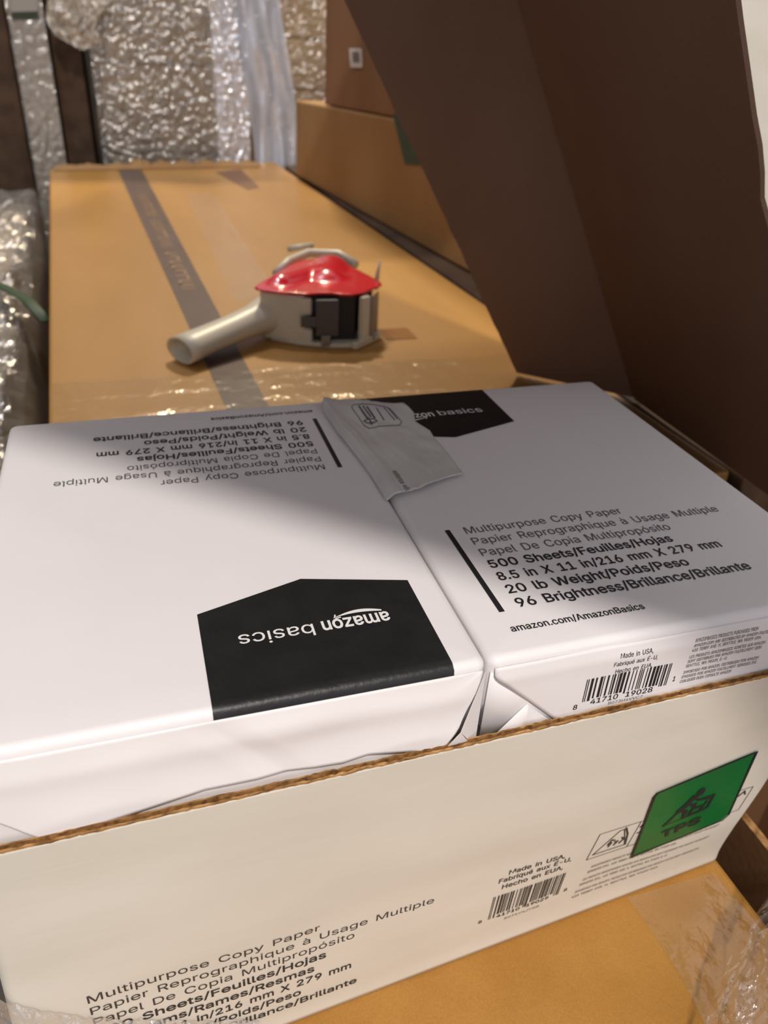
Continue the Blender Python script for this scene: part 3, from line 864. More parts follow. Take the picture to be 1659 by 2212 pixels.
def ream_body(cx, cy, flip, name, label, seed):
    root = empty(name, (cx, cy, -RH), label, 'paper', 'paper reams in the white case', math.pi if flip else 0.0)
    hx_, hy_, r0 = RW / 2, RD / 2, 0.0042
    # rounded rectangular rings from the middle of the top outward, down the sides
    rings = []
    for k in range(7):
        a = math.pi / 2 * k / 6
        rings.append((r0 * (1 - math.sin(a)), -r0 * (1 - math.cos(a))))
    for z in (-0.012, -0.02, -0.028, -0.036, -0.043, -0.05):
        rings.append((0.0 if z > -0.030 else 0.0045 * (-0.030 - z) / 0.020, z))

    def ring(inset, z):
        pts = []
        R = 0.0045
        ex, ey = hx_ - inset, hy_ - inset
        rr = max(R - inset * 0.5, 0.001)
        N1, N2, n = 30, 36, 4
        for (sx, sy, a0) in ((1, -1, -90), (1, 1, 0), (-1, 1, 90), (-1, -1, 180)):
            for q in range(n + 1):
                a = math.radians(a0 + 90 * q / n)
                pts.append((sx * (ex - rr) + rr * math.cos(a), sy * (ey - rr) + rr * math.sin(a)))
            if (sx, sy) == (1, -1):
                for q in range(1, N2):
                    pts.append((ex, -ey + rr + (2 * ey - 2 * rr) * q / N2))
            elif (sx, sy) == (1, 1):
                for q in range(1, N1):
                    pts.append((ex - rr - (2 * ex - 2 * rr) * q / N1, ey))
            elif (sx, sy) == (-1, 1):
                for q in range(1, N2):
                    pts.append((-ex, ey - rr - (2 * ey - 2 * rr) * q / N2))
            else:
                for q in range(1, N1):
                    pts.append((-ex + rr + (2 * ex - 2 * rr) * q / N1, -ey))
        return [Vector((a, b, z)) for a, b in pts]

    V, F = [], []
    levels = [(0.05, 0.0), (0.02, 0.0)] + rings
    for inset, z in levels:
        V += ring(inset, z)
    n = len(V) // len(levels)
    for a in range(len(levels) - 1):
        for i in range(n):
            j = (i + 1) % n
            F.append((a * n + i, a * n + j, (a + 1) * n + j, (a + 1) * n + i)[::-1])
    F.append(tuple(range(n)))
    F.append(tuple(reversed([(len(levels) - 1) * n + i for i in range(n)])))
    for v in V:
        if v.z < -0.006 and abs(v.y) > hy_ - 0.012:
            k = min(1.0, (-0.006 - v.z) / 0.01)
            v.y -= math.copysign(0.0008 + 0.0008 * noise.noise((v.x * 30 + seed, v.z * 60, 0)), v.y) * k
    c, s = (-1, -1) if flip else (1, 1)
    W_ = [Vector((cx + c * v.x, cy + s * v.y, v.z)) for v in V]
    o = link_mesh('wrapper', W_, F, M_PAPER, root)
    for p in o.data.polygons:
        p.use_smooth = len(p.vertices) == 4
    return root


LCX, RCX, CY = -0.1083, 0.1083, RD / 2
reamR = ream_body(RCX, CY, False, 'paper_ream', 'white paper ream on the right with torn wrapper and readable upright text', 1.0)
reamL = ream_body(LCX, CY, True, 'paper_ream', 'white paper ream on the left with upside down text and whole black label', 5.0)


def top_fn(cx, sgn, off=0.0003):
    """print space of a ream, (u right, v up) about its middle, wrapped over the end edge"""
    hy_ = RD / 2

    def fn(u, v):
        r0 = 0.0042
        lim = hy_ - r0
        av = abs(v)
        z = 0.0
        if av > lim:
            arc = av - lim
            a = min(arc / r0, math.pi / 2)
            rest = max(0.0, arc - r0 * math.pi / 2)
            z = -r0 * (1 - math.cos(a)) - rest
            av = lim + r0 * math.sin(a)
            off_v = Vector((0, math.copysign(off * math.sin(a), v), off * math.cos(a)))
        else:
            off_v = Vector((0, 0, off))
        p = Vector((u, math.copysign(av, v), z)) + off_v
        return Vector((cx + sgn * p.x, CY + sgn * p.y, p.z))
    return fn


RLINES = ['Multipurpose Copy Paper', 'Papier Reprographique à Usage Multiple', 'Papel De Copia Multipropósito',
          '500 Sheets/Feuilles/Hojas', '8.5 in X 11 in/216 mm X 279 mm', '20 lb Weight/Poids/Peso', '96 Brightness/Brillance/Brillante']
RWID = [0.0975, 0.1560, 0.1155, 0.1095, 0.1330, 0.1045, 0.1350]
LAB = [(-0.0922, 0.0787), (-0.0415, 0.0656), (0.0095, 0.0812), (0.0095, RD / 2 + 0.0065), (-0.0922, RD / 2 + 0.0065)]


def smile(u0, u1, v, h):
    pts_o, pts_i = [], []
    for k in range(17):
        a = k / 16
        x = u0 + (u1 - u0) * a
        d = -h * math.sin(math.pi * (0.08 + 0.86 * a)) * 1.0
        th = 0.0009 * math.sin(math.pi * min(1, a * 0.9 + 0.12)) + 0.00015
        pts_o.append(Vector((x, v + d - th, 0)))
        pts_i.append(Vector((x, v + d + th, 0)))
    V = pts_o + pts_i
    n = len(pts_o)
    F = [(i, i + 1, n + i + 1, n + i) for i in range(n - 1)]
    head = stroke_vf([(u1 - 0.0024, v + 0.0000), (u1 + 0.0004, v + 0.0003), (u1 - 0.0004, v - 0.0020)], 0.0007)
    return join_vf([(V, F), head])


for root, cx, sgn in ((reamR, RCX, 1), (reamL, LCX, -1)):
    fn = top_fn(cx, sgn)
    th, bo = [], []
    for i, s in enumerate(RLINES):
        (th if i < 3 else bo).append(text_line(s, -0.0795, -0.0466 - 0.01075 * i, RWID[i], 0.0064, 0.0 if i < 3 else 0.014))
    on_surface('printed_text', join_vf(th), fn, M_INKGREY, root)
    on_surface('printed_text', join_vf(bo), fn, M_INK, root)
    on_surface('web_address', text_line('amazon.com/AmazonBasics', -0.0903, -0.1268, 0.0705, 0.0042, 0.012), fn, M_INK, root)
    on_surface('vertical_bar', bar_vf(-0.0902, -0.1125, -0.0874, -0.0408), fn, M_INK, root)
    lab = on_surface('black_label', poly_grid(LAB, 26, None), fn, M_LABEL, root)
    for p in lab.data.polygons:
        p.use_smooth = True
    lab['label'] = 'black five sided brand label'
    fw_ = top_fn(cx, sgn, 0.0006)
    lg = [text_line('amazon', -0.0752, 0.0998, 0.0318, 0.0080, 0.018), text_line('basics', -0.0396, 0.1002, 0.0335, 0.0078, 0.002),
          smile(-0.0728, -0.0505, 0.0988, 0.0026)]
    on_surface('brand_lettering', join_vf(lg), fw_, M_PRINTWHITE, lab)

# end fold of the right ream: one big flap over two small tucked triangles
def end_sheet(name, poly, dep, m, parent, seed, amp=0.0006, n=18):
    vf = poly_grid(poly, n, None)

    def fn(x, z):
        k = noise.noise((x * 26 + seed, z * 50, seed)) * amp + noise.noise((x * 9, z * 30, seed + 3)) * amp
        return Vector((x, dep(x, z) + k, z))
    o = on_surface(name, vf, fn, m, parent)
    for p in o.data.polygons:
        p.use_smooth = True
    solidify(o, 0.0003)
    return o


edge = lambda z: 0.0 if z > -0.0042 else 0.0
def rdep(x, z):
    k = noise.noise((x * 26 + 2, z * 50, 2.0)) * 0.0005 + noise.noise((x * 9, z * 30, 5.0)) * 0.0005
    return -0.0004 - 0.0016 * min(1, (-0.0042 - z) / 0.007) + k


def rflap(a, b):
    z = -0.0042 - 0.0460 * b
    xl = 0.0030 + max(0.0, (-0.0085 - z)) / 0.0415 * 0.0420
    x = xl + (0.2120 - xl) * a
    return Vector((x, rdep(x, z), z))


er = grid('end_flap', 70, 26, rflap, M_PAPER, reamR, smooth=True, thick=0.0004)
et = end_sheet('tuck_fold', [(0.0016, -0.0065), (0.0445, -0.0502), (0.0012, -0.0505)],
               lambda x, z: -0.0010 + 0.0022 * max(0, 1 - x / 0.005), M_PAPER, reamR, 3.0, 0.0, 2)
et2 = end_sheet('tuck_fold', [(0.0219, -0.0295), (0.0425, -0.0502), (0.0040, -0.0505)],
               lambda x, z: -0.0016, M_PAPER, reamR, 4.0, 0.0, 2)

# origin line, barcode and fine print on that flap
def rfront(x, z):
    return Vector((x, rdep(x, z) - 0.0004, z))


on_surface('origin_text', join_vf([text_line('Made in USA,', 0.0665, -0.0113, 0.0175, 0.0026, 0.004), text_line('Fabriqué aux É-U,', 0.0640, -0.0160, 0.0235, 0.0026, 0.004),
                                   text_line('Hecho en EUA,', 0.0658, -0.0207, 0.0200, 0.0026, 0.004)]), rfront, M_INK, reamR)
rb = barcode(0.0512, 0.0980, -0.0340, -0.0210, 11, 0.0012)
rb += [text_line('8', 0.0470, -0.0392, 0.0022, 0.0030, 0.012), text_line('41710', 0.0560, -0.0378, 0.0150, 0.0032, 0.01),
       text_line('19028', 0.0752, -0.0378, 0.0150, 0.0032, 0.01), text_line('1', 0.1008, -0.0335, 0.0012, 0.0030, 0.02)]
on_surface('barcode', join_vf(rb), rfront, M_INK, reamR)
on_surface('product_code', text_line('B073H4VVC7', 0.0665, -0.0407, 0.0190, 0.0018, 0.004), rfront, M_INKREAM, reamR)
RF = ['AMAZONBASICS PRODUCTS PURCHASED FROM', 'AMAZON.COM ARE DISTRIBUTED BY AMAZON FULFILL', '410 TERRY AVE. N, SEATTLE, WA 98109 USA.',
      'LES PRODUITS AMAZONBASICS ACHETES SUR AMAZON', 'SONT DISTRIBUES PAR AMAZON FULFILLMENT SERV', 'SEATTLE, WA 98109, E.-U.',
      'IMPORTADO POR AMAZON, DISTRIBUIDO POR AMAZON', 'ENVIADOS POR AMAZON FULFILLMENT SERVICES INC', 'CUALQUIER DUDA CONSULTE AMAZON']
fp = []
for i, s in enumerate(RF):
    fp.append(text_line(s, 0.1072 - 0.0002 * i, -0.0103 - 0.0029 * i - 0.0012 * (i // 3), 0.0046 * 0.22 * len(s), 0.0019, 0.012))
on_surface('fine_print', join_vf(fp), rfront, M_INKREAM, reamR)

# left ream: big wrinkled flap whose hem lifts over the rim, and the folded corner by the seam
HEM = [(-0.2150, -0.026), (-0.2002, -0.0345), (-0.1851, -0.0490), (-0.165, -0.0455), (-0.1243, -0.0385), (-0.09, -0.0388), (-0.0655, -0.0400),
       (-0.0540, -0.0378), (-0.0330, -0.0420), (-0.0213, -0.0480)]


def ldep(x, z):
    k = min(1, (-0.0042 - z) / 0.012)
    lip = 0.0030 * max(0.0, (-0.022 - z) / 0.02) ** 1.5
    return -0.0004 - 0.0016 * k - lip


HEM += [(-0.0121, -0.0338), (-0.0030, -0.0052)]


def hem(x):
    for (x0, z0), (x1, z1) in zip(HEM, HEM[1:]):
        if x <= x1:
            return z0 + (z1 - z0) * (x - x0) / (x1 - x0)
    return HEM[-1][1]


def lflap(a, b):
    x = -0.2150 + 0.2120 * a
    z = -0.0042 + (hem(x) + 0.0042) * b
    k = noise.noise((x * 22 + 8, z * 40, 8.0)) * 0.0013 + noise.noise((x * 9, z * 30, 11)) * 0.0013
    k += 0.0010 * max(0, 1 - abs(x + 0.125 + z * 0.9) / 0.012)
    return Vector((x, max(ldep(x, z) + k * min(1, b * 4), -0.0044 if z < -0.036 else -0.009), z))


el = grid('end_flap', 140, 24, lflap, M_PAPER, reamL, smooth=True, thick=0.0003)
grid('tuck_fold', 40, 8, lambda a, b: (-0.2155 + 0.190 * a, -0.0011, -0.012 - 0.041 * b), M_PAPER, reamL, smooth=True, thick=0.0003)
tri = [((-0.0018, -0.0012, -0.0045), (-0.0122, -0.0062, -0.0340), (-0.0012, -0.0006, -0.0520)),
       ((-0.0122, -0.0062, -0.0340), (-0.0225, -0.0034, -0.0530), (-0.0012, -0.0030, -0.0530))]
tvx, tfx = [], []
for t in tri:
    b = len(tvx)
    tvx += [Vector(p) for p in t]
    tfx.append((b, b + 1, b + 2))
fc = link_mesh('corner_fold', tvx, tfx, M_PAPER, reamL)
solidify(fc, 0.0003)

# torn peeled wrapper lying over the seam
FLB = [(696, 878), (699, 866), (740, 862), (800, 863), (871, 866)]
FLR = [(871, 866), (895, 886), (897, 904), (929, 924), (944, 947), (973, 983), (1002, 1019)]
FLF = [(834, 1071), (850, 1072), (866, 1068), (880, 1060), (906, 1057), (944, 1040), (970, 1028), (1002, 1019)]
FLL = [(696, 878), (727, 924), (770, 976), (802, 1019), (834, 1071)]


def polyline(P, t):
    L_ = [0]
    for a, b in zip(P, P[1:]):
        L_.append(L_[-1] + math.hypot(b[0] - a[0], b[1] - a[1]))
    d = t * L_[-1]
    for i in range(len(P) - 1):
        if d <= L_[i + 1] + 1e-9:
            k = (d - L_[i]) / max(1e-9, L_[i + 1] - L_[i])
            return Vector((P[i][0] + (P[i + 1][0] - P[i][0]) * k, P[i][1] + (P[i + 1][1] - P[i][1]) * k))
    return Vector(P[-1])


_plan = {}


def plan(P):
    return [tuple(px(x, y, 2, 0.004).xy) for x, y in P]


PB, PR, PF, PL = plan(FLB), plan(FLR), plan(FLF), plan(FLL)


def flap(a, b):
    """a: 0 left .. 1 right, b: 0 back .. 1 front (Coons patch in plan)"""
    back, frt = polyline(PB, a), polyline(PF, a)
    lft, rgt = polyline(PL, b), polyline(PR, b)
    c00, c10, c01, c11 = Vector(PB[0]), Vector(PB[-1]), Vector(PF[0]), Vector(PF[-1])
    p = back * (1 - b) + frt * b + lft * (1 - a) + rgt * a - (
        c00 * (1 - a) * (1 - b) + c10 * a * (1 - b) + c01 * (1 - a) * b + c11 * a * b)
    z = 0.0018 + 0.0052 * math.exp(-((a - 0.10) / 0.16) ** 2) * (1 - 0.35 * b) + 0.0020 * math.exp(-((a - 0.5) / 0.2) ** 2)
    z += 0.0022 * max(0, noise.noise((a * 3.3, b * 4.0, 2.0))) + 0.0009 * abs(noise.noise((a * 9, b * 6, 5)))
    if a < 0.08:
        z -= 0.0045 * (1 - a / 0.08)
    if b > 0.92 and a > 0.3:
        z += 0.0012 * (b - 0.92) / 0.08
    return Vector((p.x, p.y, max(z, 0.0012)))


fl = grid('torn_flap', 60, 60, flap, M_PAPER_IN, reamR, smooth=True, thick=0.0003)
fl['label'] = 'torn flap of grey wrapper lying over the seam'


def flap_print(u, v):
    """px of the photo -> on the flap"""
    best = flap(0.5, 0.5)
    p = px(u, v, 2, 0.005)
    a, b = 0.5, 0.5
    for _ in range(14):
        q = flap(a, b)
        e = Vector((p.x - q.x, p.y - q.y))
        h = 0.01
        qa = (flap(min(1, a + h), b) - flap(max(0, a - h), b)) / (min(1, a + h) - max(0, a - h))
        qb = (flap(a, min(1, b + h)) - flap(a, max(0, b - h))) / (min(1, b + h) - max(0, b - h))
        det = qa.x * qb.y - qa.y * qb.x
        if abs(det) < 1e-9:
            break
        a += (e.x * qb.y - e.y * qb.x) / det
        b += (qa.x * e.y - qa.y * e.x) / det
        a, b = min(1, max(0, a)), min(1, max(0, b))
    return flap(a, b) + Vector((0, 0, 0.0005))


# certification mark on the flap: outlined box with a small emblem and lines
fm = []
c6 = lambda a, b: (640 + a * 480 / 1659, 840 + b * 300 / 1037)
Q = [c6(420, 118), c6(660, 112), c6(700, 130), c6(790, 225), c6(770, 250), c6(545, 287), c6(505, 262), c6(415, 140)]
fm.append(stroke_vf([p for a, b in zip(Q, Q[1:] + Q[:1]) for p in [(a[0] + (b[0] - a[0]) * k / 6, a[1] + (b[1] - a[1]) * k / 6) for k in range(6)]], 1.3, True))
for a, b, wd in (((470, 135), (530, 215), 5), ((500, 135), (555, 205), 4), ((530, 140), (585, 210), 5), ((600, 145), (655, 220), 3),
                 ((655, 125), (735, 215), 2.6), ((685, 125), (755, 205), 2.6)):
    fm.append(stroke_vf([c6(*a), c6((a[0] + b[0]) / 2, (a[1] + b[1]) / 2), c6(*b)], wd * 0.7))
fm.append(stroke_vf([c6(505, 235), c6(530, 222), c6(575, 220), c6(605, 232), c6(580, 248), c6(530, 250)], 1.8, True))
fm.append(stroke_vf([c6(540, 215), c6(565, 255)], 3))
mk = on_surface('certification_mark', join_vf(fm), flap_print, M_INKGREY, fl)
tv_, tf_ = text_vf('age Multiple')
hx2, lx2 = max(q.x for q in tv_), min(q.x for q in tv_)
O_, E_ = Vector(c6(850, 752)), Vector(c6(745, 598))
Nn = Vector((-(E_ - O_).y, (E_ - O_).x)).normalized() * -1
pts = []
for q in tv_:
    p = O_ + (E_ - O_) * ((q.x - lx2) / (hx2 - lx2)) + Vector((10.5, -3.5)) * (q.y / TEXT_H[0]) * -1
    pts.append(Vector((p.x, p.y, 0)))
on_surface('printed_text', (pts, tf_), flap_print, M_INKGREY, fl)

# ------------------------------------------------------------------ long amber carton with the brown tape
LT = -0.13
lx_at = lambda y: -0.23 + (y - 0.61) * -0.0484
rx_at = lambda y: 0.403 + (y - 0.915) * -0.0434
YB = 2.30
longc = empty('cardboard_carton', (0.05, 1.2, FLOOR), 'long amber cardboard carton with a brown tape strip under the tape dispenser', 'box')
plan_prism('body', [(lx_at(0.325), 0.325), (rx_at(0.325), 0.325), (rx_at(YB), YB + 0.12), (lx_at(YB), YB - 0.06)], FLOOR, LT, M_AMBER, longc, 0.004)
tp = lambda y: (-0.050 + (y - 0.642) * -0.0524, -0.001 + (y - 0.592) * -0.0410)
stripv = []
NS = 30
for k in range(NS + 1):
    y = 0.33 + (2.235 - 0.33) * k / NS
    a, b = tp(y)
    stripv += [Vector((a, y, LT + 0.0006)), Vector((b, y, LT + 0.0006))]
tape = link_mesh('tape_strip', stripv, [(2 * k, 2 * k + 1, 2 * k + 3, 2 * k + 2) for k in range(NS)], M_TAPE, longc)
tape['label'] = 'dark brown tape strip with pale printing'
gl = []
y = 1.86
gr = random.Random(3)
for word in (9, 8, 8):
    gl = []
    for k in range(word):
        a, b = tp(y)
        c = a + (b - a) * 0.50
        hw = 0.0105
        kind = gr.randrange(3)
        gl.append(bar_vf(c - hw, y, c + hw, y - 0.008))
        if kind != 0:
            gl.append(bar_vf(c + (hw - 0.005 if kind == 1 else -hw), y - 0.008, c + (hw if kind == 1 else -hw + 0.005), y - 0.026))
        if kind != 1:
            gl.append(bar_vf(c - hw, y - 0.019, c + hw, y - 0.025))
        y -= 0.031
    y -= 0.03
    V, F = join_vf(gl)
    link_mesh('tape_lettering', [Vector((q.x, q.y, LT + 0.0011)) for q in V], F, M_TAPEPRINT, tape)

# clear wrap over the near end of the long carton, and patches of tape
def wrap(a, b):
    y = 0.335 + 0.34 * b
    x = lx_at(y) + 0.004 + (rx_at(y) - lx_at(y) - 0.008) * a
    z = LT + 0.0012 + 0.0035 * abs(noise.noise((a * 3.2, b * 16, 1))) + 0.0015 * abs(noise.noise((a * 16, b * 26, 4)))
    return (x, y, z)


M_WRAPTOP = film_mat('top_wrap', (1, 0.94, 0.84, 1), 0.90, 0.005, 0.18, 26, 0.5)
cw = grid('clear_wrap', 110, 60, wrap, M_WRAPTOP, longc, smooth=True)
cw['label'] = 'glossy clear film over the near end'
M_STAIN = plain('old_tape', s2l(150, 100, 44), 0.35)
q0, q1 = px(835, 735, 2, LT), px(880, 712, 2, LT)
link_mesh('tape_patch', [Vector((q0.x, q0.y, LT + .0007)), Vector((q0.x + 0.045, q0.y, LT + .0007)), Vector((q0.x + 0.045, q0.y + 0.045, LT + .0007)), Vector((q0.x, q0.y + 0.045, LT + .0007))],
          [(0, 1, 2, 3)], M_STAIN, longc)
# lengthwise clear tape right of the brown strip
a0, a1 = px(440, 420, 2, LT), px(570, 650, 2, LT)


def seamtape(a, b):
    p = a0 + (a1 - a0) * b
    return (p.x - 0.045 + 0.07 * a + 0.004 * noise.noise((b * 9, a, 3)), p.y, LT + 0.0010 + 0.004 * abs(noise.noise((a * 4, b * 9, 7))) * a)


st_ = grid('clear_tape', 12, 60, seamtape, film_mat('seam_tape', (1, 0.93, 0.86, 1), 0.88, 0.04, 0.25, 20, 0.5), longc)
st_['label'] = 'pale clear tape running lengthwise'
# printed mark near the far end and the ragged far edge
pm = [px(x, y_, 2, LT) for x, y_ in ((465, 372), (520, 366), (560, 405), (535, 410))]
link_mesh('printed_mark', [Vector((p.x, p.y, LT + 0.0008)) for p in pm], [(0, 1, 2, 3)], plain('carton_ink', s2l(118, 84, 58), 0.6), longc)


def ragged(a, b):
    x = lx_at(2.24) + 0.01 + (0.27 - lx_at(2.24)) * a
    y_ = 2.20 + 0.05 * b + 0.10 * a
    return (x, y_, LT + 0.002 + 0.016 * b * abs(noise.noise((a * 9, 1, 2))) + 0.012 * b * abs(noise.noise((a * 31, 4, 2))) + 0.003 * b)


rg = grid('torn_edge', 60, 4, ragged, M_KRAFT, longc, smooth=False)
solidify(rg, 0.002)

# ------------------------------------------------------------------ tape dispenser
disp = empty('tape_dispenser', (0.10, 0.80, LT), 'red and beige handheld tape dispenser lying on the long amber carton', 'tape dispenser')
D0 = LT + 0.0035
ZT = -0.064


def extrude(name, poly, z0, z1, m, parent, bev=0.003, seg=3):
    return bevel(plan_prism(name, poly, z0, z1, m, parent), bev, seg)


# red side plate with an embossed ridge
PLATE = [(0.0218, 0.7867), (0.0320, 0.8060), (0.0619, 0.8507), (0.0860, 0.8890), (0.1059, 0.9142), (0.1300, 0.9230), (0.1540, 0.9185), (0.1774, 0.8715),
         (0.1900, 0.8180), (0.1945, 0.7860), (0.1930, 0.7800), (0.1600, 0.7480), (0.1395, 0.7397), (0.1270, 0.7420), (0.1190, 0.7494), (0.1020, 0.7520), (0.0840, 0.7504),
         (0.0496, 0.7619), (0.0260, 0.7780)]
pv, pf = poly_grid(PLATE, 34, None)


def seg_d(p, a, b):
    ab = b - a
    t = max(0, min(1, (p - a).dot(ab) / ab.length_squared))
    return (p - a - ab * t).length, t


RIDGE = [Vector((0.060, 0.806)), Vector((0.100, 0.838)), Vector((0.140, 0.862)), Vector((0.150, 0.896))]


def plate_z(x, y_):
    p = Vector((x, y_))
    h = 0
    for k in range(3):
        d, t = seg_d(p, RIDGE[k], RIDGE[k + 1])
        wd = 0.020 + 0.010 * (k + t) / 3
        h = max(h, 0.011 * max(0, 1 - (d / wd) ** 2) ** 1.3)
    cx_, cy_ = 0.128, 0.826
    d = math.hypot(x - cx_, (y_ - cy_))
    h = max(h, 0.012 * max(0, 1 - (d / 0.030) ** 2) ** 1.2)
    return ZT + 0.002 + h


plate = link_mesh('side_plate', [Vector((v.x, v.y, plate_z(v.x, v.y))) for v in pv], pf, M_RED, disp, smooth=True)
solidify(plate, 0.0025, -1)
plate['label'] = 'glossy red embossed side plate'
for (x, y_) in ((0.0369, 0.7955), (0.0663, 0.7739), (0.1200, 0.9039), (0.1718, 0.8424), (0.1421, 0.7690), (0.1640, 0.8170), (0.072, 0.846)):
    v, f = tube_vf([(x, y_, plate_z(x, y_) - 0.003), (x, y_, plate_z(x, y_) + 0.0012), (x, y_, plate_z(x, y_) + 0.0018)], [0.0042, 0.0042, 0.003], 12)
    link_mesh('screw', v, f, M_STEEL, plate, smooth=False)

# beige frame: rear housing with handle socket, base plate, front post
extrude('rear_housing', [(0.0310, 0.7950), (0.0280, 0.7860), (0.0350, 0.7790), (0.0560, 0.7650), (0.0760, 0.7545), (0.0830, 0.7560), (0.0850, 0.7640), (0.0790, 0.7760),
                         (0.0860, 0.8000), (0.0920, 0.8600), (0.0700, 0.8560)], D0, ZT + 0.0005, M_BEIGE, disp, 0.005)
hs = extrude('housing_tab', [(0.0600, 0.7640), (0.0760, 0.7535), (0.0900, 0.7500), (0.0920, 0.7600), (0.0760, 0.7700)], ZT - 0.026, ZT - 0.002, M_BEIGE, disp, 0.004)
extrude('housing_tab', [(0.0600, 0.7640), (0.0760, 0.7535), (0.0905, 0.7480), (0.0930, 0.7590), (0.0760, 0.7700)], D0, D0 + 0.020, M_BEIGE, disp, 0.004)
extrude('base_plate', [(0.0400, 0.7800), (0.0700, 0.7560), (0.1050, 0.7380), (0.1440, 0.7300), (0.1780, 0.7560), (0.1900, 0.7800), (0.1850, 0.8300), (0.1700, 0.8750), (0.1500, 0.9150), (0.1080, 0.9080),
                       (0.0640, 0.8470)], D0 - 0.003, D0 + 0.003, M_BEIGE, disp, 0.0015)
extrude('front_post', [(0.1510, 0.7440), (0.1570, 0.7380), (0.1680, 0.7440), (0.1640, 0.7520)], D0 - 0.001, ZT, M_BEIGE, disp, 0.002)
fp_ = extrude('front_foot', [(0.1380, 0.7260), (0.1460, 0.7240), (0.1900, 0.7620), (0.1880, 0.7720), (0.1700, 0.7650)], D0 - 0.003, D0 + 0.007, M_BEIGE, disp, 0.002)
# grip: oval hollow tube towards the left
HA, HB = Vector((0.060, 0.812, -0.098)), Vector((-0.083, 0.712, -0.1125))
path = [HA.lerp(HB, t) for t in (0, 0.15, 0.3, 0.5, 0.7, 0.9, 1.0)]
rad = [0.036, 0.029, 0.0245, 0.0235, 0.0240, 0.0250, 0.0255]
rz = [0.028, 0.024, 0.0190, 0.0170, 0.0165, 0.0165, 0.0168]
v, f = tube_vf(path, rad, 28, rz, cap=False)
n = 28
k0 = len(v) - n
inner = [p.lerp(path[-1], 0.17) for p in v[k0:]]
deep = [p - (HB - HA).normalized() * 0.06 for p in inner]
b = len(v)
v += inner + deep
for j in range(n):
    j2 = (j + 1) % n
    f.append((k0 + j, k0 + j2, b + j2, b + j))
    f.append((b + j, b + j2, b + n + j2, b + n + j))
f.append(tuple(b + n + j for j in range(n)))
hd = link_mesh('handle', v, f, M_BEIGE, disp, smooth=True)
hd['label'] = 'hollow oval beige grip'
# finger bumps stay part of the grip's silhouette
# steel brake plate, rollers, tape roll, blade
extrude('brake_plate', [(0.0930, 0.7445), (0.0945, 0.7420), (0.1235, 0.7395), (0.1240, 0.7425)], D0 + 0.012, ZT - 0.002, M_GUNMETAL, disp, 0.001)
extrude('brake_tongue', [(0.0750, 0.7500), (0.0750, 0.7475), (0.0960, 0.7425), (0.0960, 0.7450)], D0 + 0.024, D0 + 0.038, M_GUNMETAL, disp, 0.001)
extrude('brake_spring', [(0.1000, 0.7400), (0.1000, 0.7375), (0.1120, 0.7365), (0.1120, 0.7390)], D0 - 0.001, D0 + 0.014, M_STEEL, disp, 0.001)
v, f = tube_vf([(0.128, 0.812, D0 + 0.004), (0.128, 0.812, ZT - 0.004)], 0.046, 48)
roll = link_mesh('tape_roll', v, f, M_CORE, disp)
bevel(roll, 0.001)
extrude('dark_liner', [(0.0880, 0.7560), (0.1480, 0.7480), (0.1500, 0.7540), (0.0920, 0.7660)], D0 + 0.003, ZT - 0.001, M_BLACK, disp, 0.001)
v, f = tube_vf([(0.1700, 0.7760, D0), (0.1700, 0.7760, ZT)], 0.009, 20)
link_mesh('roller', v, f, M_STEEL, disp, smooth=False)
# serrated cutting blade on the right
bl = []
pA, pB = Vector((0.1700, 0.7440, 0)), Vector((0.1930, 0.7760, 0))
nb = 14
for k in range(nb):
    z0 = D0 + 0.002 + (ZT - D0 - 0.004) * k / nb
    z1 = D0 + 0.002 + (ZT - D0 - 0.004) * (k + 1) / nb
    tip = Vector((0.1815, 0.7465, (z0 + z1) / 2))
    bl.append(([Vector((0.1690, 0.7480, z0)), Vector((0.1690, 0.7480, z1)), tip], [(0, 1, 2)]))
    bl.append(([Vector((0.1690, 0.7480, z0)), Vector((0.1690, 0.7480, z1)), Vector((0.1860, 0.7700, z1)), Vector((0.1860, 0.7700, z0))], [(0, 1, 2, 3)]))
V, F = join_vf(bl)
bo_ = link_mesh('cutting_blade', V, F, M_STEEL, disp)
solidify(bo_, 0.001)
# beige arms and wire behind the plate
for P, r in (([(0.066, 0.872, -0.066), (0.092, 0.915, -0.060), (0.128, 0.945, -0.056), (0.172, 0.935, -0.056), (0.188, 0.895, -0.062)], 0.0065),
             ([(0.100, 0.955, -0.052), (0.140, 0.968, -0.050)], 0.0045)):
    v, f = tube_vf(P, r, 10)
    link_mesh('tension_arm', v, f, M_BEIGE, disp, smooth=True)
v, f = tube_vf([(0.196, 0.815, -0.075), (0.197, 0.812, -0.052), (0.1995, 0.812, -0.036)], [0.004, 0.003, 0.0012], 8)
link_mesh('guard_finger', v, f, M_BEIGE, disp, smooth=True)

# ------------------------------------------------------------------ carton under the right side, gap shade put into its dark colour
supp = plan_prism('cardboard_carton', [(rx_at(0.31) + 0.004, 0.31), (1.1, 0.31), (1.1, 2.35), (rx_at(2.35) + 0.022, 2.35)], FLOOR, LT - 0.001, M_SHADECARD, None, 0.003)
tag(supp, 'brown carton coloured dark for shade under the leaning carton, showing as a narrow strip', 'box')

